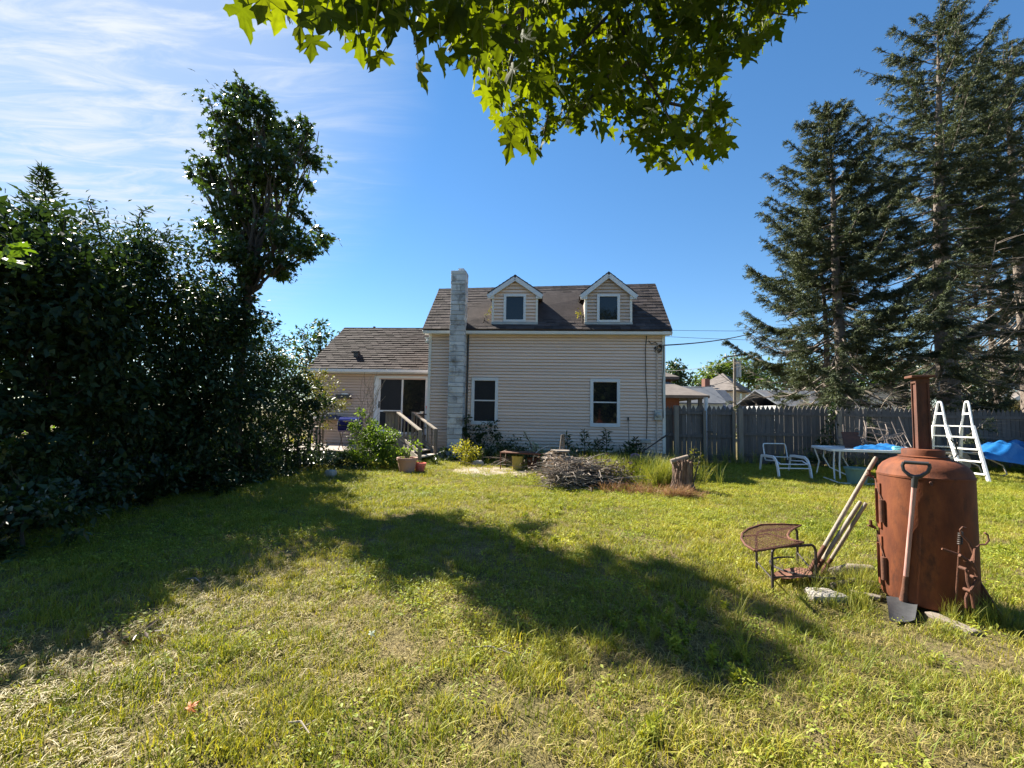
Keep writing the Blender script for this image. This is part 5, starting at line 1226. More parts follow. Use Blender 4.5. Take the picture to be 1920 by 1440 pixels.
# tall maple that throws its shadow over the lawn
TB = [(452, 178, 22, 30), (440, 215, 36, 34), (478, 205, 26, 30), (425, 262, 36, 30), (462, 268, 40, 36), (502, 206, 18, 26), (512, 245, 30, 28), (545, 255, 30, 24), (580, 240, 18, 12), (558, 295, 38, 26), (520, 300, 40, 32), (585, 300, 16, 22), (480, 318, 40, 30), (392, 312, 24, 20), (368, 330, 12, 10), (425, 345, 36, 24), (395, 352, 20, 14), (470, 368, 42, 30), (530, 350, 46, 22), (575, 345, 18, 14), (435, 395, 42, 26), (500, 402, 44, 24), (552, 395, 22, 14), (395, 425, 26, 18), (450, 436, 44, 24), (500, 455, 46, 26), (550, 448, 44, 26), (592, 440, 24, 16), (575, 470, 26, 14), (460, 480, 40, 26), (505, 500, 40, 18), (430, 475, 30, 22), (545, 492, 20, 10), (462, 515, 24, 16)]
tmb = [E(x, y, 9.3 + rnd.uniform(-.7, .7), a * .92, a * 1.5, b * .92) for x, y, a, b in TB]
leafy('maple_tree', 'tall narrow maple leaning out of the left hedge against the sky', 'tree', (-5.5, 9.2, 0), tmb, 3000, .095, L_maple, M_bark, tmpl=T_STAR, trunk_r=.12, fork=.62, clumps=70, sig=.24)
# lit greenery of the next yard behind the hedge
for k, (x, y, Y, r, lb) in enumerate([(40, 800, 13, 60, 'sunlit bush in the next yard seen through the gap under the hedge'), (150, 780, 15, 60, 'second sunlit bush in the next yard, right of the hedge gap'), (-60, 760, 12, 80, 'sunlit bush in the next yard at the far left')]):
    bush('garden_shrub', lb, [E(x, y, Y, r), E(x + 40, y + 20, Y, r * .7), E(x - 40, y + 25, Y, r * .7)], (P(x, 800, Y).x, Y, 0), 200, .12, L_lime, clumps=30)

# ------------------------------------------------------------------ plants and clutter along the house
p = G(700, 882)
bush('boxwood_shrub', 'bright leafy green shrub in the sun left of the porch stairs', [E(690, 838, 12.0, 34), E(725, 828, 12.0, 30), E(672, 850, 11.8, 26), E(712, 858, 11.7, 38), E(668, 800, 12.1, 14), E(698, 803, 12.1, 16), E(676, 775, 12.2, 9), E(690, 815, 12, 24), E(735, 845, 11.8, 20)], (-3.4, 11.9, 0), 9000, .055, L_lime, stems=4, trunk_r=.018, clumps=70, sig=.2)
bush('ground_shrub', 'dark low shrubbery along the shaded patio edge', [E(600, 868, 11.6, 44, rz=30), E(550, 872, 11.2, 46, rz=32), E(650, 876, 11.5, 36, rz=24), E(500, 880, 10.8, 50, rz=36), E(690, 885, 11.2, 24, rz=18)], (-4.7, 11.6, 0), 5000, .07, L_ivy, stems=3, trunk_r=.015)
m = MB()
t = thing('bare_shrub', 'tall shrub of bare pale twigs in front of the rosy wall', 'shrub', (-4.5, 13.2, .27))
for k in range(11):
    a = Vector((-4.35 + rnd.uniform(-.15, .2), 13.2 + rnd.uniform(-.1, .1), .27)); b = P(rnd.choice((676, 688, 694, 693, 704, 712, 720)) + rnd.uniform(-5, 5), rnd.uniform(695, 745), 13.2)
    pts = limb(a, b, 0, 6, .03); m.tube(pts, [.013, .012, .010, .008, .006, .005, .004], 5)
    for q in range(5):
        i = rnd.randint(2, 5); e = pts[i] + Vector((rnd.uniform(-.3, .3), rnd.uniform(-.2, .2), rnd.uniform(.15, .45))); m.tube([pts[i], pts[i].lerp(e, .5), e], [.006, .005, .003], 4)
m.build('twigs', M_twig, t)
bush('forsythia_shrub', 'small glowing yellow green shrub at the foot of the chimney', [E(874, 840, 13.0, 20), E(866, 852, 12.9, 18), E(884, 852, 12.9, 15), E(873, 862, 12.8, 13)], (-1.3, 12.9, 0), 3800, .06, L_yellow, stems=3, trunk_r=.012, clumps=60, sig=.24)
def ivy(label, blobs, per, size, mat=None, base=None):
    return bush('ivy_plant', label, blobs, base, per, size, mat or L_ivy, stems=4, trunk_r=.014, sig=.22)
yw = 14.25
ivy('dark ivy climbing the wall between the chimney and the left window', [E(882, 800, yw, 16, 8), E(895, 815, yw, 18, 9), E(908, 800, yw, 12, 6), E(890, 840, yw - .1, 22, 10), E(925, 795, yw, 8, 5), E(876, 785, yw, 8, 6)], 3600, .09, base=(-1.2, 14.2, 0))
ivy('mound of dark ivy under the left window', [E(935, 835, yw - .2, 26, 14), E(955, 848, yw - .4, 24, 16), E(925, 855, yw - .5, 24, 18), E(970, 862, yw - .7, 18, 14), E(905, 860, yw - .6, 18, 14)], 3600, .085, base=(-.3, 13.9, 0))
ivy('dark ivy at the foot of the block chimney', [E(845, 855, 13.7, 16, 12), E(836, 868, 13.5, 14, 12), E(855, 868, 13.5, 14, 10)], 3400, .08, base=(-1.9, 13.6, 0))
for k, (x, y0_, y1_, lb) in enumerate([(1095, 860, 806, 'leafy weed stalk by the wall, left of the tall one'), (1136, 860, 804, 'tallest leafy weed stalk under the right window'), (1120, 862, 826, 'short leafy weed stalk between two taller ones by the wall'), (1192, 858, 822, 'bushy dark weed by the purple tub'), (1062, 860, 816, 'dark weed stalk behind the little wooden trestle'), (1180, 862, 830, 'low weed stalk left of the purple tub')]):
    shoot('weed_plant', lb, [(x, y0_), (x + 2, (y0_ + y1_) / 2), (x, y1_)], 13.4, 110, .15, L_maple if k != 3 else L_ivy, .16, 'weeds along the house wall')
shoot('white_flower', 'spray of pale flowers beside the hoop', [(1003, 860), (994, 830), (982, 808)], 12.6, 130, .06, L_pale, .10)
shoot('white_flower', 'pale leafy clump at the foot of the hoop', [(1010, 862), (1006, 845), (1004, 832)], 12.2, 120, .08, L_pale, .14)
shoot('white_flower', 'tiny white flowers beside the yellow shrub', [(905, 868), (905, 850), (908, 840)], 12.9, 26, .06, L_pale, .08)
ivy('dark tangled growth along the wall behind the brush pile', [E(1000, 850, yw - .9, 22, 14, 12), E(1040, 852, yw - .8, 24, 14, 14), E(1085, 848, yw - .7, 24, 12, 16), E(1130, 850, yw - .8, 22, 12, 14), E(1170, 852, yw - .8, 20, 12, 13), E(1205, 850, yw - .7, 20, 12, 15)], 2600, .085, base=(2.2, 13.4, 0))
ivy('leafy dark plant between the stairs and the chimney', [E(828, 858, 13.6, 14, 10, 16), E(815, 868, 13.3, 12, 10, 10)], 3000, .075, base=(-2.2, 13.5, 0))
# bench, pail
p = G(972, 880)
t = thing('low_bench', 'low rusty sheet metal bench with thin legs in front of the ivy', 'bench', (p.x, p.y, 0))
a, b = P(937, 855, 12.1), P(1014, 857, 11.8); zb = .42
m = MB(); m.prism([(a.x, 11.9, zb), (b.x, 11.6, zb), (b.x - .05, 12.3, zb), (a.x + .12, 12.5, zb)], (0, 0, .03)); m.build('seat', M_rustd, t)
for x, y in ((a.x + .03, 11.95), (b.x - .05, 11.66), (b.x - .1, 12.25), (a.x + .15, 12.42)):
    m = MB(); m.tube([(x, y, 0), (x, y, zb)], .015, 6); m.build('leg', M_rustd, t)
m = MB(); m.tube([(a.x + .05, 11.94, .2), (b.x - .06, 11.7, .16)], .010, 6); m.build('stretcher', M_rustd, t)
def pail(label, x, y, Y, mat, r=.13, h=.3):
    c = P(x, y, Y); c.z = 0; t = thing('pail', label, 'pail', c); m = MB(); m.lathe([(0, 0), (r * .85, 0), (r, h), (r + .012, h), (r - .01, h - .02), (0, h * .5)], c, 20); m.build('tub', mat, t, smooth=True)
    m = MB(); m.tube([c + Vector((r * math.cos(a_), .02, h - .03 + -.10 * math.sin(a_))) for a_ in [math.pi * k / 8 for k in range(9)]], .006, 5); m.build('handle', M_iron, t)
pail('worn yellow pail standing under the rusty bench', 970, 870, 11.9, M_yellow, .15, .36); pail('dark pail under the right end of the rusty bench', 998, 870, 12.0, M_rustd, .14, .32)
# hoop, trestle, flat stones, purple tub, pallet, shovel on the wall
c = P(1035, 862, 11.9); m = MB(); m.tube([Vector((c.x + .50 * math.cos(a_), c.y + .1 * math.cos(a_), .25 + .38 * math.sin(a_))) for a_ in [math.pi * k / 20 for k in range(21)]], .013, 7)
tag(m.build('garden_hoop', M_grey, loc=(c.x, c.y, 0), smooth=True), 'thin pale arched hoop standing behind the brush pile', 'hoop')
c = P(1055, 850, 11.2); t = thing('wooden_trestle', 'small A shaped wooden trestle sticking out of the brush pile', 'trestle', (c.x, c.y, .0))
for x0_, x1_ in ((1045, 1054), (1060, 1056)):
    m = MB(); a_, b_ = P(x0_, 868, 11.2), P(x1_, 815, 11.2); m.beam((a_.x, a_.y, 0), b_, .045, .045); m.build('leg', M_wood, t)
m = MB(); m.beam(P(1048, 843, 11.16), P(1060, 843, 11.16), .03, .05); m.build('brace', M_wood, t)
M_stone_d = pm('brown_stone', (.14, .115, .095), (.22, .185, .155), 6, .9, .6, 20)
for k, (x, y) in enumerate(((1042, 853), (1052, 847), (1036, 859))):
    c = P(x, y, 11.0 - .1 * k); rock('flagstone', ('largest flat stone of the little stack behind the brush', 'topmost flat stone of the little stack behind the brush', 'lowest flat stone of the little stack behind the brush')[k], (c.x, c.y, .50 - .16 * k if k == 0 else (.58 if k == 1 else .42)), (.24, .16, .035), M_stone_d, 'stone', seed=11 + k)
rock('stone_heap', 'rubble mound carrying the flat stones behind the brush', tuple(P(1046, 880, 11.1).xy.to_3d() + Vector((0, 0, .2))), (.42, .3, .28), M_stone_d, 'heap', seed=21)
c = P(1188, 862, 12.6); t = thing('purple_tub', 'purple plastic tub lying by the weeds near the house corner', 'tub', (c.x, c.y, 0))
m = MB(); k0 = 0; m.lathe([(0, 0), (.16, 0), (.22, .28), (.235, .29), (.2, .28), (.15, .04), (0, .04)], (0, 0, 0), 22); m.v = [(c.x + x * .62, c.y - .1 + (y * .7 - z * .6) * .62, .22 + (z * .7 + y * .6) * .62) for x, y, z in m.v]; m.build('tub', M_purple, t, smooth=True)
c = P(1226, 862, 13.3); t = thing('iron_frame', 'black iron frame leaning against the house corner by the gate', 'frame', (c.x, c.y, 0))
for k in range(2):
    m = MB(); m.tube([P(1204, 848, 13.0) + Vector((.1 * k, .3 * k, .0)), P(1250, 815, 13.9) + Vector((.1 * k, .0, .04 * k))], .018, 6); m.build('bar', M_iron, t)
for k in range(5):
    f = .1 + .2 * k; m = MB(); a_ = P(1204, 848, 13.0).lerp(P(1250, 815, 13.9), f); m.tube([a_, a_ + Vector((.1, .3 * (1 - f), .03))], .010, 5); m.build('rung', M_iron, t)
c = P(1220, 868, 12.9); t = thing('wooden_crate', 'weathered slatted crate in front of the house corner', 'crate', (c.x, c.y, 0))
for k in range(3):
    for sy in (-.25, .25):
        m = MB(); m.bb(c.x - .38, c.x + .38, c.y + sy - .01, c.y + sy + .01, .04 + .12 * k, .13 + .12 * k); m.build('slat', M_wood, t)
for sx in (-.36, .36):
    for sy in (-.22, .22):
        m = MB(); m.bb(c.x + sx - .025, c.x + sx + .025, c.y + sy - .025, c.y + sy + .025, 0, .39); m.build('corner_post', M_wood, t)
m = MB(); m.bb(c.x - .38, c.x + .38, c.y - .23, c.y + .23, .045, .06); m.build('bottom', M_wood, t)
a_, b_ = P(1181, 850, 13.9), P(1178, 786, 14.2); t = thing('wall_shovel', 'slim tool with a dark grip leaning on the wall right of the window', 'shovel', (a_.x, a_.y, 0))
m = MB(); m.tube([(a_.x, a_.y, .05), b_], .014, 7); m.build('shaft', M_ash, t, smooth=True)
m = MB(); m.tube([b_ - Vector((0, 0, .05)), b_ + Vector((0, 0, .06))], .028, 8); m.build('grip', M_black, t, smooth=True)

# brush pile: twigs, curled dead leaves
c0 = G(1085, 905)
def sticks(mb, n, cpx, cpy, Y, rx, ry, rz, lmin, lmax, r):
    c = P(cpx, cpy, Y)
    for k in range(n):
        a = Vector((c.x + rnd.gauss(0, .45) * rx, c.y + rnd.gauss(0, .45) * ry, 0)); u_ = ((a.x - c.x) / rx) ** 2 + ((a.y - c.y) / ry) ** 2
        a.z = max(.02, rz * math.exp(-u_ * .9) * rnd.random() ** .6)
        az = rnd.uniform(0, 6.28); l_ = rnd.uniform(lmin, lmax); e = a + Vector((math.cos(az) * l_, math.sin(az) * l_ * .7, rnd.uniform(-.25, .30) * l_)); e.z = max(.01, e.z)
        mb.tube([a, a.lerp(e, .35) + Vector((rnd.gauss(0, .03), rnd.gauss(0, .03), .05 * l_)), a.lerp(e, .7) + Vector((rnd.gauss(0, .04), rnd.gauss(0, .03), .04 * l_)), e], [r * rnd.uniform(.6, 1.4), r, r * .8, r * .35], 4, False)
bp = thing('brush_pile', 'heap of dry grey sticks and curled dead leaves in the middle of the yard', 'brush pile', (c0.x, c0.y, 0))
m = MB(); sticks(m, 250, 1085, 900, 9.4, .62, .45, .58, .3, 1.0, .0105); sticks(m, 170, 1130, 880, 10.3, 1.1, .5, .35, .4, 1.3, .009); sticks(m, 150, 1060, 910, 9.0, .35, .3, .4, .2, .6, .008)
m.build('stick', M_twig, bp)['kind'] = 'stuff'
L_dead = leafmat('dead_leaf', G_STOPS((.05, .035, .028), (.13, .10, .08), (.34, .28, .24)), .25, (1.2, 1.1, .9), .7)
bl = [(tuple(Vector((c0.x, 9.5, .28))), (.65, .42, .30)), ((c0.x - .28, 9.25, .22), (.4, .3, .26)), ((c0.x + .3, 9.7, .22), (.45, .35, .22)), ((c0.x - .45, 9.9, .28), (.3, .3, .24))]
co, tr, rv = clumped([(c_, tuple(np.array(r_) * 1.12)) for c_, r_ in bl], 5200, 60, .28, up=.2, droop=.3, size=.062, tmpl=T_OVAL); keep = co[tr][:, :, 2].min(1) > 0
fastmesh('dead_leaves', co, tr[keep], rv[keep], L_dead, bp, (c0.x, c0.y, 0))['kind'] = 'stuff'
rock('brush_core', 'added dark core standing for the shade inside the brush pile', (c0.x, 9.5, .08), (.55, .35, .22), M_dark, 'mound', seed=31)  # near-black core put in for the shade between the sticks
m = MB(); sticks(m, 46, 1000, 872, 12.0, 1.2, .4, .35, .5, 1.3, .008); sticks(m, 40, 1215, 875, 11.2, .9, .5, .4, .5, 1.2, .009)
tag(m.build('loose_branches', M_twig), 'scattered dry branches between the bench and the house corner', 'branches', kind='stuff')
# stump with a short log on it
c = G(1281, 921); st = thing('tree_stump', 'rotting reddish tree stump carrying a short grey log, beside the tall grass', 'stump', c)
m = MB(); n_ = 72; vs = []; rows = [(0, 1.42), (.03, 1.28), (.07, 1.16), (.13, 1.06), (.2, 1.0), (.3, .98), (.42, .96), (.52, .95), (.56, .95), (.60, .90)]
for z, k in rows:
    for i in range(n_):
        a_ = 2 * math.pi * i / n_; rid = abs(math.sin(5.5 * a_ + 1.1 * math.sin(z * 7))) ** .6
        rr = .19 * k * (.93 + .07 * math.sin(3 * a_) + .13 * rid + rnd.uniform(-.05, .05) - (.10 if rnd.random() < .12 else 0)); vs.append((c.x + rr * math.cos(a_), c.y + rr * math.sin(a_), z + (rnd.uniform(-.10, .05) if z > .57 else 0)))
vs.append((c.x, c.y, .52)); nr_ = len(rows) - 1; m.add(vs, [(j * n_ + i, j * n_ + (i + 1) % n_, (j + 1) * n_ + (i + 1) % n_, (j + 1) * n_ + i) for j in range(nr_) for i in range(n_)] + [(nr_ * n_ + i, nr_ * n_ + (i + 1) % n_, (nr_ + 1) * n_) for i in range(n_)], .5)
m.build('bole', M_stump, st)
a_, b_ = P(1258, 863, c.y), P(1290, 856, c.y); log('log', 'short grey log lying on top of the stump', [a_ + Vector((0, 0, -.03)), b_ + Vector((0, 0, -.01))], .05, M_greylog)
shoot('mullein_plant', 'dark spiky seed stalks standing beside the stump', [(1296, 905), (1299, 870), (1302, 838)], 8.9, 30, .11, L_olive, .05)
shoot('mullein_plant', 'second dark seed stalk leaning right of the stump', [(1300, 905), (1308, 875), (1315, 848)], 8.8, 24, .10, L_olive, .05)
ivy('dark vine hanging on the fence post behind the white chair', [E(1555, 790, 14.0, 14, 5, 26), E(1548, 820, 13.9, 20, 6, 22), E(1535, 850, 13.8, 28, 8, 18), E(1560, 770, 14.0, 9, 5, 14)], 3600, .08, base=(P(1550, 870, 14).x, 14.0, 0))
ivy('dark weeds growing under the white table along the fence', [E(1500, 868, 13.6, 26, 10, 14), E(1580, 872, 13.6, 30, 10, 16), E(1660, 872, 13.6, 30, 10, 16), E(1450, 872, 13.8, 20, 8, 10)], 3000, .08, base=(P(1560, 880, 13.6).x, 13.6, 0))
ivy('yellow vine growing on the roof beside the left dormer', [(tuple(HW(-5.62, .0, 4.62)), (.12, .12, .16)), (tuple(HW(-5.56, .2, 4.85)), (.12, .1, .2)), (tuple(HW(-5.58, .1, 4.5)), (.1, .1, .1))], 900, .08, L_olive, base=tuple(HW(-5.6, 0, 4.4)))
ivy('mossy yellow vine on the roof beside the right dormer', [(tuple(HW(-2.62, .0, 4.62)), (.14, .12, .14)), (tuple(HW(-2.68, .25, 4.88)), (.14, .1, .2))], 800, .08, L_olive, base=tuple(HW(-2.6, 0, 4.4)))

# ------------------------------------------------------------------ sugar maple hanging over the camera
hm = [(0, 0), (.10, -.06), (.22, -.08), (.41, -.11), (.37, .01), (.30, .09), (.27, .15), (.42, .19), (.53, .20), (.74, .35), (.60, .39), (.58, .50), (.45, .45), (.27, .39), (.20, .41), (.23, .58), (.29, .68), (.17, .72), (.09, .88), (0, 1.06)]
outl = hm + [(-x, y) for x, y in hm[-2:0:-1]]
ctr = (0, .24)
tv = [(ctr[1], ctr[0], 0.015)] + [(y, x, -.24 * abs(x) ** 1.5 - .20 * max(0, y - .3) ** 2 - .05 * math.sin(y * 9 + x * 5) + .035 * (abs(x) < .02)) for x, y in outl]
T_MAPLE = (np.array(tv, float), np.array([(0, i + 1, (i + 1) % len(outl) + 1) for i in range(len(outl))]))
def mleaves(name, parent, px, py, dist, size, tipd, nord, mat, off, veins=True):
    pos = np.array([tuple(EYE * Vector((0, 0, 1)) + ray(x, y) * d) for x, y, d in zip(px, py, dist)])
    n = len(pos); co, tr = leaves(pos, tipd, nord, size, T_MAPLE)
    fastmesh(name, co, tr, np.repeat(rng.random(n), len(outl)), mat, parent, off, smooth=True)
    t_ = unit(tipd); m = MB()
    for p, d_, s in zip(pos, t_, size):
        p, d_ = Vector(p), Vector(d_); e = p - d_ * s * .6 + Vector((0, 0, s * .25)); m.tube([p, p.lerp(e, .5) + Vector((0, 0, -.004)), e], [.0016, .0013, .0016], 4, False)
    m.build('leaf_stalks', M_stalk, parent)
    return pos
M_stalk = pm('leaf_stalk', (.10, .12, .03), (.16, .15, .05), 8, .6)
om_o = Vector((2.6, -2.6, 0))
om = thing('sugar_maple', 'sugar maple whose big backlit leaves hang across the top of the view', 'tree', om_o)
m = MB(); m.tube([om_o - Vector((0, 0, .1)), om_o + Vector((0, .1, 1.2)), om_o + Vector((-.1, .2, 2.6)), om_o + Vector((-.1, .3, 4.6)), om_o + Vector((.1, .2, 7))], [.30, .24, .2, .16, .06], 14); m.build('trunk', M_bark, om, smooth=True)
def rp_(x, y, d): return Vector((0, 0, EYE)) + ray(x, y) * d
from mathutils.geometry import intersect_point_tri_2d
reg = [(840, -420), (850, 90), (905, 175), (925, 240), (965, 285), (1030, 300), (1060, 262), (1110, 245), (1165, 270), (1225, 325), (1310, 342), (1372, 318), (1372, 262), (1350, 190), (1375, 125), (1440, 95), (1480, 55), (1515, 15), (1560, -420)]
def inside(x, y):
    c = False; n = len(reg)
    for i in range(n):
        (x0, y0), (x1, y1) = reg[i], reg[(i + 1) % n]
        if (y0 > y) != (y1 > y) and x < (x1 - x0) * (y - y0) / (y1 - y0) + x0: c = not c
    return c
PX, PY, PD = [], [], []
while len(PX) < 2300:
    x, y = rnd.uniform(830, 1560), rnd.uniform(-420, 345)
    if not inside(x, y + 10): continue
    if y > 150 and rnd.random() < .25: continue
    lo = 2.3 if x > 1000 else 1.9
    PX.append(x); PY.append(y - 8); PD.append(rnd.uniform(lo, 3.5))
while len(PX) < 3250:
    x, y = rnd.uniform(870, 1470), rnd.uniform(-300, 250)
    if inside(x, y + 45): PX.append(x); PY.append(y); PD.append(rnd.uniform(2.7, 3.8))
n_ = len(PX)
tipd = rng.normal(size=(n_, 3)) * .45 + np.array((0, 0, -.62)); nord = rng.normal(size=(n_, 3)) * .75 + np.array((-.05, -.25, .75))
mleaves('crown', om, PX, PY, PD, rng.uniform(.066, .125, n_), tipd, nord, L_over, om_o)
PX, PY, PD = [], [], []
while len(PX) < 240:
    x, y = rnd.uniform(520, 900), rnd.uniform(-260, 60)
    if y < 12 + 50 * (x - 560) / 340: PX.append(x); PY.append(y); PD.append(rnd.uniform(1.35, 2.2))
n_ = len(PX); tipd = rng.normal(size=(n_, 3)) * .4 + np.array((0, .05, -.7)); nord = rng.normal(size=(n_, 3)) * .6 + np.array((-.15, -.5, .6))
mleaves('crown', om, PX, PY, PD, rng.uniform(.075, .115, n_), tipd, nord, L_over, om_o)
ex = [(452, -28, 1.25, .12), (500, -45, 1.2, .125), (528, -30, 1.3, .12), (566, 8, 1.3, .10), (586, 42, 1.3, .095), (612, -8, 1.25, .13), (640, -30, 1.3, .12), (672, 40, 1.35, .10), (700, 30, 1.3, .12), (718, 72, 1.35, .10), (735, -6, 1.4, .13), (785, 92, 1.4, .105), (770, 10, 1.5, .13), (806, 30, 1.5, .12), (826, 64, 1.45, .10), (838, 6, 1.6, .13), (866, 58, 1.5, .12), (885, 10, 1.6, .14), (905, 70, 1.6, .13), (940, 40, 1.7, .15), (925, 0, 1.7, .15), (965, 92, 1.8, .13), (985, 30, 1.7, .15), (690, -40, 1.3, .13), (575, -40, 1.4, .13), (780, -45, 1.5, .13), (860, -50, 1.5, .14), (1040, 20, 1.8, .14), (1010, 110, 1.9, .12)]
n_ = len(ex); tipd = rng.normal(size=(n_, 3)) * .28 + np.array((0, .12, -.9)); nord = rng.normal(size=(n_, 3)) * .35 + np.array((-.25, -.75, .45))
mleaves('crown', om, [e[0] for e in ex], [e[1] + 26 for e in ex], [e[2] for e in ex], np.array([e[3] for e in ex]) * .82, tipd, nord, L_over, om_o)
m = MB()
hub = [rp_(1250, -600, 3.4), rp_(1180, -160, 3.0), rp_(1150, 20, 2.9), rp_(1190, 110, 2.85)]
m.tube([om_o + Vector((-.1, .25, 3.6)), om_o + Vector((-.6, 1.4, 4.3)), rp_(1250, -600, 3.4)], [.07, .05, .035], 8)
m.tube(hub, [.035, .022, .014, .01], 8)
for q in ([(1190, 110, 2.85), (1240, 190, 2.8), (1270, 260, 2.75), (1300, 310, 2.75)], [(1150, 20, 2.9), (1080, 90, 2.7), (1035, 180, 2.6), (1020, 250, 2.6)], [(1180, -160, 3.0), (1060, -60, 2.4), (985, 10, 2.1), (930, 60, 2.0)], [(1180, -160, 3.0), (1330, -40, 3.0), (1420, 20, 3.0), (1490, 30, 3.0)], [(1060, -60, 2.4), (900, -70, 1.8), (740, -60, 1.5), (560, -40, 1.35), (450, -60, 1.25)], [(1190, 110, 2.85), (1130, 150, 2.8), (1090, 210, 2.75)], [(1240, 190, 2.8), (1330, 210, 2.8), (1360, 270, 2.8)], [(985, 10, 2.1), (955, 130, 2.2), (940, 200, 2.3)]):
    pts = [rp_(*e) for e in q]; m.tube(pts, [.011, .008, .006, .004, .003][:len(pts)], 6)
m.build('limb', M_bark, om, smooth=True)
# the rest of that crown, above and behind the viewer
bl = [((om_o.x + rnd.uniform(-1.6, 2.2), om_o.y + rnd.uniform(-2.0, 1.1), rnd.uniform(3.8, 8.5)), (1.1, 1.1, .9)) for _ in range(16)]
co, tr, rv = clumped(bl, 420, 30, .22, size=.16, tmpl=T_STAR); fastmesh('crown', co, tr, rv, L_maple, om, om_o)
sap = thing('maple_sapling', 'few yellow green maple leaves reaching in at the left edge', 'tree', tuple(rp_(-60, 520, 3.4)))
px = [-10, 12, 28, 20, 38, 5, -20, 30]; py = [450, 462, 458, 478, 470, 485, 470, 492]
tipd = rng.normal(size=(8, 3)) * .4 + np.array((.5, -.2, -.6)); nord = rng.normal(size=(8, 3)) * .4 + np.array((-.2, -.5, .7))
mleaves('foliage', sap, px, py, [3.3] * 8, rng.uniform(.09, .12, 8), tipd, nord, L_lime, sap.location)
m = MB(); m.tube([rp_(-90, 470, 3.4), rp_(-10, 455, 3.32), rp_(35, 468, 3.3)], [.008, .005, .003], 5); m.build('stem', M_bark, sap)

# ------------------------------------------------------------------ grass and weeds
def grassmat(name, green, mid, straw, lo, hi, trans=.35, patch=.55, tc=(1.35, 1.25, .55)):
    m, t, o = newmat(name)
    g = t.nodes.new('ShaderNodeNewGeometry'); n = t.nodes.new('ShaderNodeTexNoise'); n.inputs['Scale'].default_value = patch; n.inputs['Detail'].default_value = 5; n.inputs['Roughness'].default_value = .65
    t.links.new(g.outputs['Position'], n.inputs['Vector'])
    oi = t.nodes.new('ShaderNodeObjectInfo'); a = t.nodes.new('ShaderNodeAttribute'); a.attribute_name = 'rnd'
    def mt(op, x, y):
        q = t.nodes.new('ShaderNodeMath'); q.operation = op
        for i, v in enumerate((x, y)):
            if isinstance(v, (int, float)): q.inputs[i].default_value = v
            else: t.links.new(v, q.inputs[i])
        return q.outputs[0]
    f = mt('ADD', mt('ADD', mt('MULTIPLY', n.outputs['Fac'], 1.15), mt('MULTIPLY', oi.outputs['Random'], .35)), mt('MULTIPLY', a.outputs['Fac'], .45))
    mr_ = t.nodes.new('ShaderNodeMapRange'); mr_.inputs[1].default_value = lo; mr_.inputs[2].default_value = hi; t.links.new(f, mr_.inputs[0])
    col = ramp(t, mr_.outputs[0], [(0, green), (.5, mid), (1, straw)])
    b = t.nodes.new('ShaderNodeBsdfPrincipled'); b.inputs['Roughness'].default_value = .55; b.inputs['Specular IOR Level'].default_value = .25; t.links.new(col, b.inputs['Base Color'])
    tr = t.nodes.new('ShaderNodeBsdfTranslucent'); t.links.new(mixc(t, 1.0, col, tc, 'MULTIPLY'), tr.inputs[0])
    ms = t.nodes.new('ShaderNodeMixShader'); ms.inputs[0].default_value = trans
    t.links.new(b.outputs[0], ms.inputs[1]); t.links.new(tr.outputs[0], ms.inputs[2]); t.links.new(ms.outputs[0], o.inputs[0])
    return m
GR = grassmat('lawn_grass', (.16, .20, .027), (.33, .32, .045), (.44, .36, .10), .75, 1.55)
GD = grassmat('dry_thatch', (.19, .15, .045), (.30, .245, .085), (.42, .35, .16), .6, 1.5, .2, tc=(1.1, 1.05, .8))
GW = grassmat('lawn_weeds', (.17, .235, .03), (.32, .35, .048), (.44, .43, .07), .7, 1.5, .4)
GDR = grassmat('dead_grass', (.20, .10, .045), (.30, .17, .08), (.40, .28, .16), .6, 1.5, .3, tc=(1.1, 1.0, .8))
GT = grassmat('tall_grass', (.13, .18, .03), (.27, .28, .06), (.44, .38, .16), .75, 1.5, .4)
def tuft(name, nb, spread, h0, h1, wid, bend, mat, flat=0.0, seg=3, seed=1):
    g = random.Random(seed); V, F, RV = [], [], []
    for k in range(nb):
        a = g.uniform(0, 6.28); rr = spread * math.sqrt(g.random()); b = Vector((rr * math.cos(a), rr * math.sin(a), 0)); az = g.uniform(0, 6.28)
        d = Vector((math.cos(az), math.sin(az), 0)); s = Vector((-d.y, d.x, 0)); h = g.uniform(h0, h1); w = wid * g.uniform(.7, 1.3); bd = bend * g.uniform(.3, 1.5); rv = g.random(); n0 = len(V)
        for i in range(seg):
            q = i / seg; c = b + d * h * bd * q ** 2 + Vector((0, 0, h * (q - flat * q * q)))
            V += [c - s * w * (1 - q * .6) * .5, c + s * w * (1 - q * .6) * .5]
        V.append(b + d * h * bd + Vector((0, 0, max(.004, h * (1 - flat)))))
        for i in range(seg - 1):
            F += [(n0 + 2 * i, n0 + 2 * i + 1, n0 + 2 * i + 3), (n0 + 2 * i, n0 + 2 * i + 3, n0 + 2 * i + 2)]; RV += [rv, rv]
        F.append((n0 + 2 * seg - 2, n0 + 2 * seg - 1, n0 + 2 * seg)); RV.append(rv)
    return V, F, RV, mat
def weed(nb, spread, h0, h1, ls, mat, seed=1, tm=T_OVAL):
    g = np.random.default_rng(seed); pos = np.stack([g.normal(size=nb) * spread, g.normal(size=nb) * spread, g.uniform(h0, h1, nb)], 1); tip = g.normal(size=(nb, 3)) * np.array((1, 1, .35)); nor = g.normal(size=(nb, 3)) * .45 + np.array((0, 0, 1))
    co, tr = leaves(pos, tip, nor, ls * g.uniform(.6, 1.4, nb), tm); return co, tr, np.repeat(g.random(nb), len(tm[1])), mat
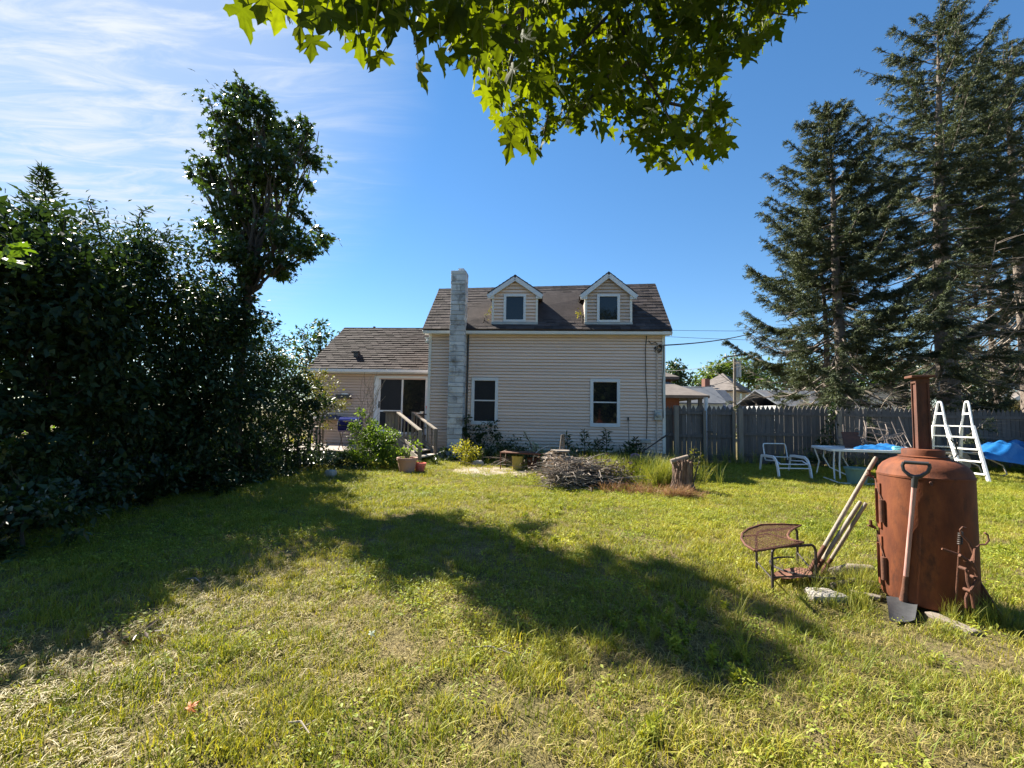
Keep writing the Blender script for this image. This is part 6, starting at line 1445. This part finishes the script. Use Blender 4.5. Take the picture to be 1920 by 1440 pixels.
def plantlet(nst, h, ls, mat, seed=1):
    g = np.random.default_rng(seed); P_, T_ = [], []
    for s in range(nst):
        d = unit(g.normal(size=(1, 3)))[0] * .35 + np.array((0, 0, 1)); hh = h * g.uniform(.6, 1.1)
        for j in range(13): P_.append(d * hh * (j + 1) / 13 + g.normal(size=3) * .004); T_.append(unit(g.normal(size=(1, 3)))[0] + np.array((0, 0, .45)))
    n = len(P_); co, tr = leaves(np.array(P_), np.array(T_), g.normal(size=(n, 3)) * .5 + np.array((0, 0, 1)), ls * g.uniform(.6, 1.3, n), T_LONG); return co, tr, np.repeat(g.random(n), 2), mat
src_n = 0
def srcobj(name, data):
    V, F, RV, mat = data; me_o = fastmesh(name, np.array([tuple(v) for v in V]), np.array(F), RV, mat)
    COL.objects.unlink(me_o); return me_o
def vnoise(x, y, s, ph=0):
    return (np.sin(x * s + 1.3 * np.sin(y * s * .7 + ph)) + np.sin(y * s * 1.1 + 1.7 * np.sin(x * s * .6 + 2 * ph)) + .6 * np.sin((x + y) * s * 2.3 + ph) + .6 * np.sin((x - y * 1.3) * s * 2.9 + 3 * ph)) / 3.2
def blocked(x, y):
    b = (y > 13.55) & (x > 4.0) & (y > 14.2)
    hx = x - H0.x; hy = y - H0.y; ca, sa = math.cos(-HA), math.sin(-HA); lx = hx * ca - hy * sa; ly = hx * sa + hy * ca
    b |= (lx > -12.4) & (lx < .1) & (ly > -.1) & ~((lx < -7.6) & (ly < 1.7))
    b |= (x > -7.75) & (x < -4.15) & (y > 13.5)
    b |= (x > -5.1) & (x < -2.3) & (y > 14.2)
    b |= ((x - S.x) ** 2 + (y - S.y) ** 2) < (SR + .02) ** 2
    bx_, by_ = G(1692, 1146).x, G(1692, 1146).y; b |= (((x - bx_) / .20) ** 2 + ((y - by_) / .22) ** 2) < 1
    dcx, dcy = G(925, 884).x, G(925, 884).y
    b |= (((x - dcx) / 1.15) ** 2 + ((y - dcy) / .75) ** 2 < 1) & (rng.random(len(x)) < .8)
    return b
def scatter(y0, y1, dens, margin=1.2, sel=None, near=None):
    n = int((y1 - y0) * (2 * (1.16 * y1 + margin)) * dens); x = rng.uniform(-1, 1, n) * (1.16 * y1 + margin); y = rng.uniform(y0, y1, n)
    k = (np.abs(x) < 1.16 * y + margin) & ~blocked(x, y)
    if sel is not None: k &= rng.random(n) < sel(x, y)
    return np.stack([x[k], y[k]], 1)
def gn_scatter(name, srcs, pts, scl, label, tilt=.12, idxp=None):
    """one mesh of points; geometry nodes put a randomly picked tuft on each."""
    coll = bpy.data.collections.new(name + '_tufts')
    for s in srcs: coll.objects.link(s)
    me = bpy.data.meshes.new(name); n = len(pts); co = np.zeros((n, 3), np.float32); co[:, :2] = pts
    me.vertices.add(n); me.vertices.foreach_set('co', co.ravel()); me.update()
    ar = me.attributes.new('rot', 'FLOAT_VECTOR', 'POINT'); rot = np.stack([rng.normal(size=n) * tilt, rng.normal(size=n) * tilt, rng.uniform(0, 6.283, n)], 1).astype(np.float32); ar.data.foreach_set('vector', rot.ravel())
    a2 = me.attributes.new('scl', 'FLOAT', 'POINT'); a2.data.foreach_set('value', scl.astype(np.float32))
    a3 = me.attributes.new('pick', 'INT', 'POINT'); a3.data.foreach_set('value', rng.choice(len(srcs), n, p=idxp).astype(np.int32))
    o = bpy.data.objects.new(name, me); COL.objects.link(o)
    ng = bpy.data.node_groups.new(name + '_scatter', 'GeometryNodeTree')
    ng.interface.new_socket('Geometry', in_out='INPUT', socket_type='NodeSocketGeometry'); ng.interface.new_socket('Geometry', in_out='OUTPUT', socket_type='NodeSocketGeometry')
    nn = ng.nodes.new; gi, go = nn('NodeGroupInput'), nn('NodeGroupOutput'); ci = nn('GeometryNodeCollectionInfo'); ip = nn('GeometryNodeInstanceOnPoints')
    ci.inputs['Collection'].default_value = coll; ci.inputs['Separate Children'].default_value = True; ci.inputs['Reset Children'].default_value = True; ip.inputs['Pick Instance'].default_value = True
    def na(nm, ty):
        q = nn('GeometryNodeInputNamedAttribute'); q.data_type = ty; q.inputs[0].default_value = nm; return q.outputs['Attribute']
    er = nn('FunctionNodeEulerToRotation'); lk = ng.links.new
    lk(na('rot', 'FLOAT_VECTOR'), er.inputs[0]); lk(er.outputs[0], ip.inputs['Rotation']); lk(na('scl', 'FLOAT'), ip.inputs['Scale']); lk(na('pick', 'INT'), ip.inputs['Instance Index'])
    lk(gi.outputs[0], ip.inputs['Points']); lk(ci.outputs[0], ip.inputs['Instance']); lk(ip.outputs[0], go.inputs[0])
    md = o.modifiers.new('scatter', 'NODES'); md.node_group = ng
    return tag(o, label, 'grass', None, 'stuff')
sA = [srcobj('grass_tuft', tuft('a', 32, .085, .022, .060, .0046, .60, GR, .15, seed=k)) for k in (1, 2, 3)]
sB = [srcobj('grass_tuft', tuft('b', 18, .06, .055, .115, .0048, .70, GR, .25, seed=k)) for k in (4, 5)]
sC = [srcobj('dry_tuft', tuft('c', 22, .09, .04, .11, .0042, 1.0, GD, .86, seed=k)) for k in (6, 7, 8)]
sD = [srcobj('weed_tuft', weed(46, .06, .008, .05, .020, GW, seed=k)) for k in (1, 2)]
sE = [srcobj('weed_tuft', plantlet(6, .10, .040, GW, seed=k)) for k in (3, 4)]
sF = [srcobj('tall_tuft', tuft('f', 22, .07, .25, .62, .0065, .40, GT, .12, 5, seed=k)) for k in (9, 10)]
def zones(*z):
    return np.concatenate([scatter(*q) if len(q) == 3 else scatter(*q[:3], sel=q[3]) for q in z])
g_ = zones((.5, 4.2, 210, lambda x, y: .35 + .65 * (vnoise(x, y, 3.3, .5) + .35 * vnoise(x, y, 9.0, 2.5) > -.2)), (4.2, 8, 160, lambda x, y: .5 + .5 * (vnoise(x, y, 3.0, .5) > -.3)), (8, 14.3, 105))
sc_ = (.75 + .5 * rng.random(len(g_))) * np.where(vnoise(g_[:, 0], g_[:, 1], 1.1) > .25, 1.15, .92) * np.where(g_[:, 1] > 7, 1.15, 1.0)
gn_scatter('grass', sA + sB, g_, sc_, 'short sunlit lawn grass covering the whole yard', idxp=[.25, .25, .22, .15, .13])
d_ = zones((.5, 4.2, 120, lambda x, y: .35 + .65 * (vnoise(x, y, 1.7, 1.0) > -.15)), (4.2, 8, 70, lambda x, y: .2 + .6 * (vnoise(x, y, 1.3, 2.0) > .1)), (8, 14.3, 22))
gn_scatter('dry_grass', sC, d_, .7 + .6 * rng.random(len(d_)), 'dead straw coloured grass lying between the green blades', tilt=.05)
w_ = zones((.5, 4.2, 60, lambda x, y: .12 + .9 * (vnoise(x, y, 1.5, 4.0) > .28)), (4.2, 8, 70, lambda x, y: .2 + .8 * (vnoise(x, y, 1.2, 5.0) > .1)), (8, 14.3, 60, lambda x, y: .25 + .75 * (vnoise(x, y, .9, 5.0) > .0)))
gn_scatter('lawn_weeds', sD, w_, .7 + .7 * rng.random(len(w_)), 'low clover scattered through the lawn')
fq = zones((1.2, 5.5, 70, lambda x, y: .9 * (vnoise(x, y, 2.1, 7.0) > .42) * (x > -.5)), (5.5, 9, 20, lambda x, y: .8 * (vnoise(x, y, 1.6, 7.0) > .35)))
gn_scatter('feathery_weeds', sE, fq, .45 + .5 * rng.random(len(fq)), 'patches of bright feathery weeds in the lawn, mostly towards the right', .35)
# taller growth: clump beside the brush pile, stove surround, under the hedge, along fence and house
def blobpts(x, y, rx, ry, n):
    q = rng.normal(size=(n, 2)) * np.array((rx, ry)) * .55; c = G(x, y); q += np.array((c.x, c.y)); return q[~blocked(q[:, 0], q[:, 1])]
tp_ = np.concatenate([blobpts(1190, 902, .95, .45, 640), blobpts(1240, 912, .4, .25, 90), blobpts(1120, 905, .35, .3, 80)])
gn_scatter('tall_grass', sF, tp_, .62 + .60 * rng.random(len(tp_)), 'tall yellow green grass between the brush pile and the stump', .2)
q3 = np.concatenate([blobpts(1280, 934, .34, .10, 60), blobpts(1200, 925, .9, .2, 60)])
gn_scatter('dead_grass', [srcobj('dead_tuft', tuft('g', 20, .08, .12, .34, .006, .7, GDR, .35, 4, seed=k)) for k in (11, 12)], q3, .6 + .6 * rng.random(len(q3)), 'reddish dead grass at the foot of the stump', .3)
tp_ = np.concatenate([blobpts(1600, 1100, .35, .22, 60), blobpts(1740, 1150, .45, .10, 46), blobpts(1835, 1165, .25, .18, 40), blobpts(1560, 1130, .3, .2, 20), blobpts(1290, 1180, 1.2, .6, 26)])
gn_scatter('tall_grass', sF, tp_, .22 + .30 * rng.random(len(tp_)), 'longer unmown grass around the foot of the rusty stove', .25)
hx = rng.uniform(-9, -3.9, 1500); hy = rng.uniform(3.0, 13.3, 1500); k_ = (hx < -4.75 - .25 * np.sin(hy * 1.3) - .9 * rng.random(1500)) & ~blocked(hx, hy)
tp_ = np.stack([hx[k_], hy[k_]], 1)
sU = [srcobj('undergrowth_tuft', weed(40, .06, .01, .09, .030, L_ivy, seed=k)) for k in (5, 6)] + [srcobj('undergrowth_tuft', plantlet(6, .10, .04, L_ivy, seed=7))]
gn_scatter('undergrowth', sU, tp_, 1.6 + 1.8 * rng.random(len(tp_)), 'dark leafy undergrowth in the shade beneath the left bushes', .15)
fx_ = rng.uniform(4.9, 20, 260); tp_ = np.stack([fx_, 13.95 + rng.normal(size=260) * .12], 1)
hx_ = rng.uniform(-1.4, 4.7, 420); q2 = np.stack([hx_, 13.7 - .07 * hx_ * 0 + rng.normal(size=420) * .35], 1); q2[:, 1] = np.minimum(q2[:, 1], 14.05)
gn_scatter('border_weeds', sE + sF, np.concatenate([tp_, q2]), .5 + .7 * rng.random(len(tp_) + len(q2)), 'weeds and long grass along the foot of the fence and house wall', .2)
yd = np.stack([rng.uniform(-18, -6.8, 3800), rng.uniform(5, 24, 3800)], 1)
gn_scatter('yard_grass', sA + sB, yd, 1.6 + rng.random(len(yd)), 'bright lawn of the next yard glimpsed under the left bushes')
# small litter in the grass
def litter(name, label, cat, px, py, mat, r, seed, tip=None):
    c = G(px, py, .05); g = np.random.default_rng(seed); n = 1
    co, tr = leaves(np.array([tuple(c)]), np.array([[.5, .6, .35]]), np.array([[-.3, -.9, .5]]), np.array([r]), T_MAPLE)
    o = fastmesh(name, co, tr, np.repeat([.6], len(outl)), mat, None, tuple(c), smooth=True); o.location = c; return tag(o, label, cat)
L_orange = leafmat('orange_leaf', G_STOPS((.5, .14, .02), (.6, .18, .03), (.62, .2, .03)), .4, (1.3, 1.0, .5), .5)
litter('fallen_leaf', 'single orange fallen leaf lying in the grass at the lower left', 'leaf', 352, 1330, L_orange, .05, 1)
litter('fallen_leaf', 'small whitish scrap of leaf in the grass left of the middle', 'leaf', 694, 1190, L_pale, .04, 2)
c = G(226, 1196, .05); bl = [((c.x, c.y, .06), (.13, .10, .06)), ((c.x + .1, c.y + .03, .05), (.08, .07, .05))]; co, tr, rv = clumped(bl, 3200, 40, .4, size=.055, tmpl=T_LONG)
o = fastmesh('dead_leaf_clump', co, tr, rv, leafmat('brown_leaf', G_STOPS((.06, .035, .02), (.11, .065, .04), (.2, .13, .09)), .2), None, tuple(c)); o.location = c; tag(o, 'clump of dead brown leaves on the shade line at the lower left', 'leaves', None, 'stuff'); o.name = 'leaf_litter'
for k, (a_, b_, lb) in enumerate([((740, 1200), (1010, 1215), 'thin straight dry stick lying in the middle of the lawn'), ((540, 1355), (580, 1375), 'short forked dry stick in the grass near the bottom'), ((350, 1085), (376, 1092), 'thin pale stick on the shade line at the left')]):
    p0, p1 = G(*a_, .03), G(*b_, .035)
    if k == 0: p0 = G(880, 1214, .03); p1 = G(960, 1226, .04)
    m = MB(); m.tube([p0, p0.lerp(p1, .5) + Vector((0, .02, .015)), p1], [.004, .005, .003], 5); m.tube([p0.lerp(p1, .6), p0.lerp(p1, .8) + Vector((.03, .05, .02))], [.003, .002], 4)
    tag(m.build('stick', M_twig, loc=tuple(p0)), lb, 'stick')

for k, (x, y, lb) in enumerate([(-9, -13, 'unseen tree added behind the viewer on the left to darken reflections'), (7, -15, 'unseen tree added behind the viewer on the right to darken reflections')]):  # unseen trees added to darken window reflections and dim light from behind
    bl = [((x + rnd.uniform(-3, 3), y + rnd.uniform(-2, 2), rnd.uniform(2.2, 6.5)), (2.2, 2.0, 1.8)) for _ in range(11)]
    leafy('maple_tree', lb, 'tree', (x, y, 0), bl, 260, .42, L_maple, M_bark, trunk_r=.25, clumps=14)
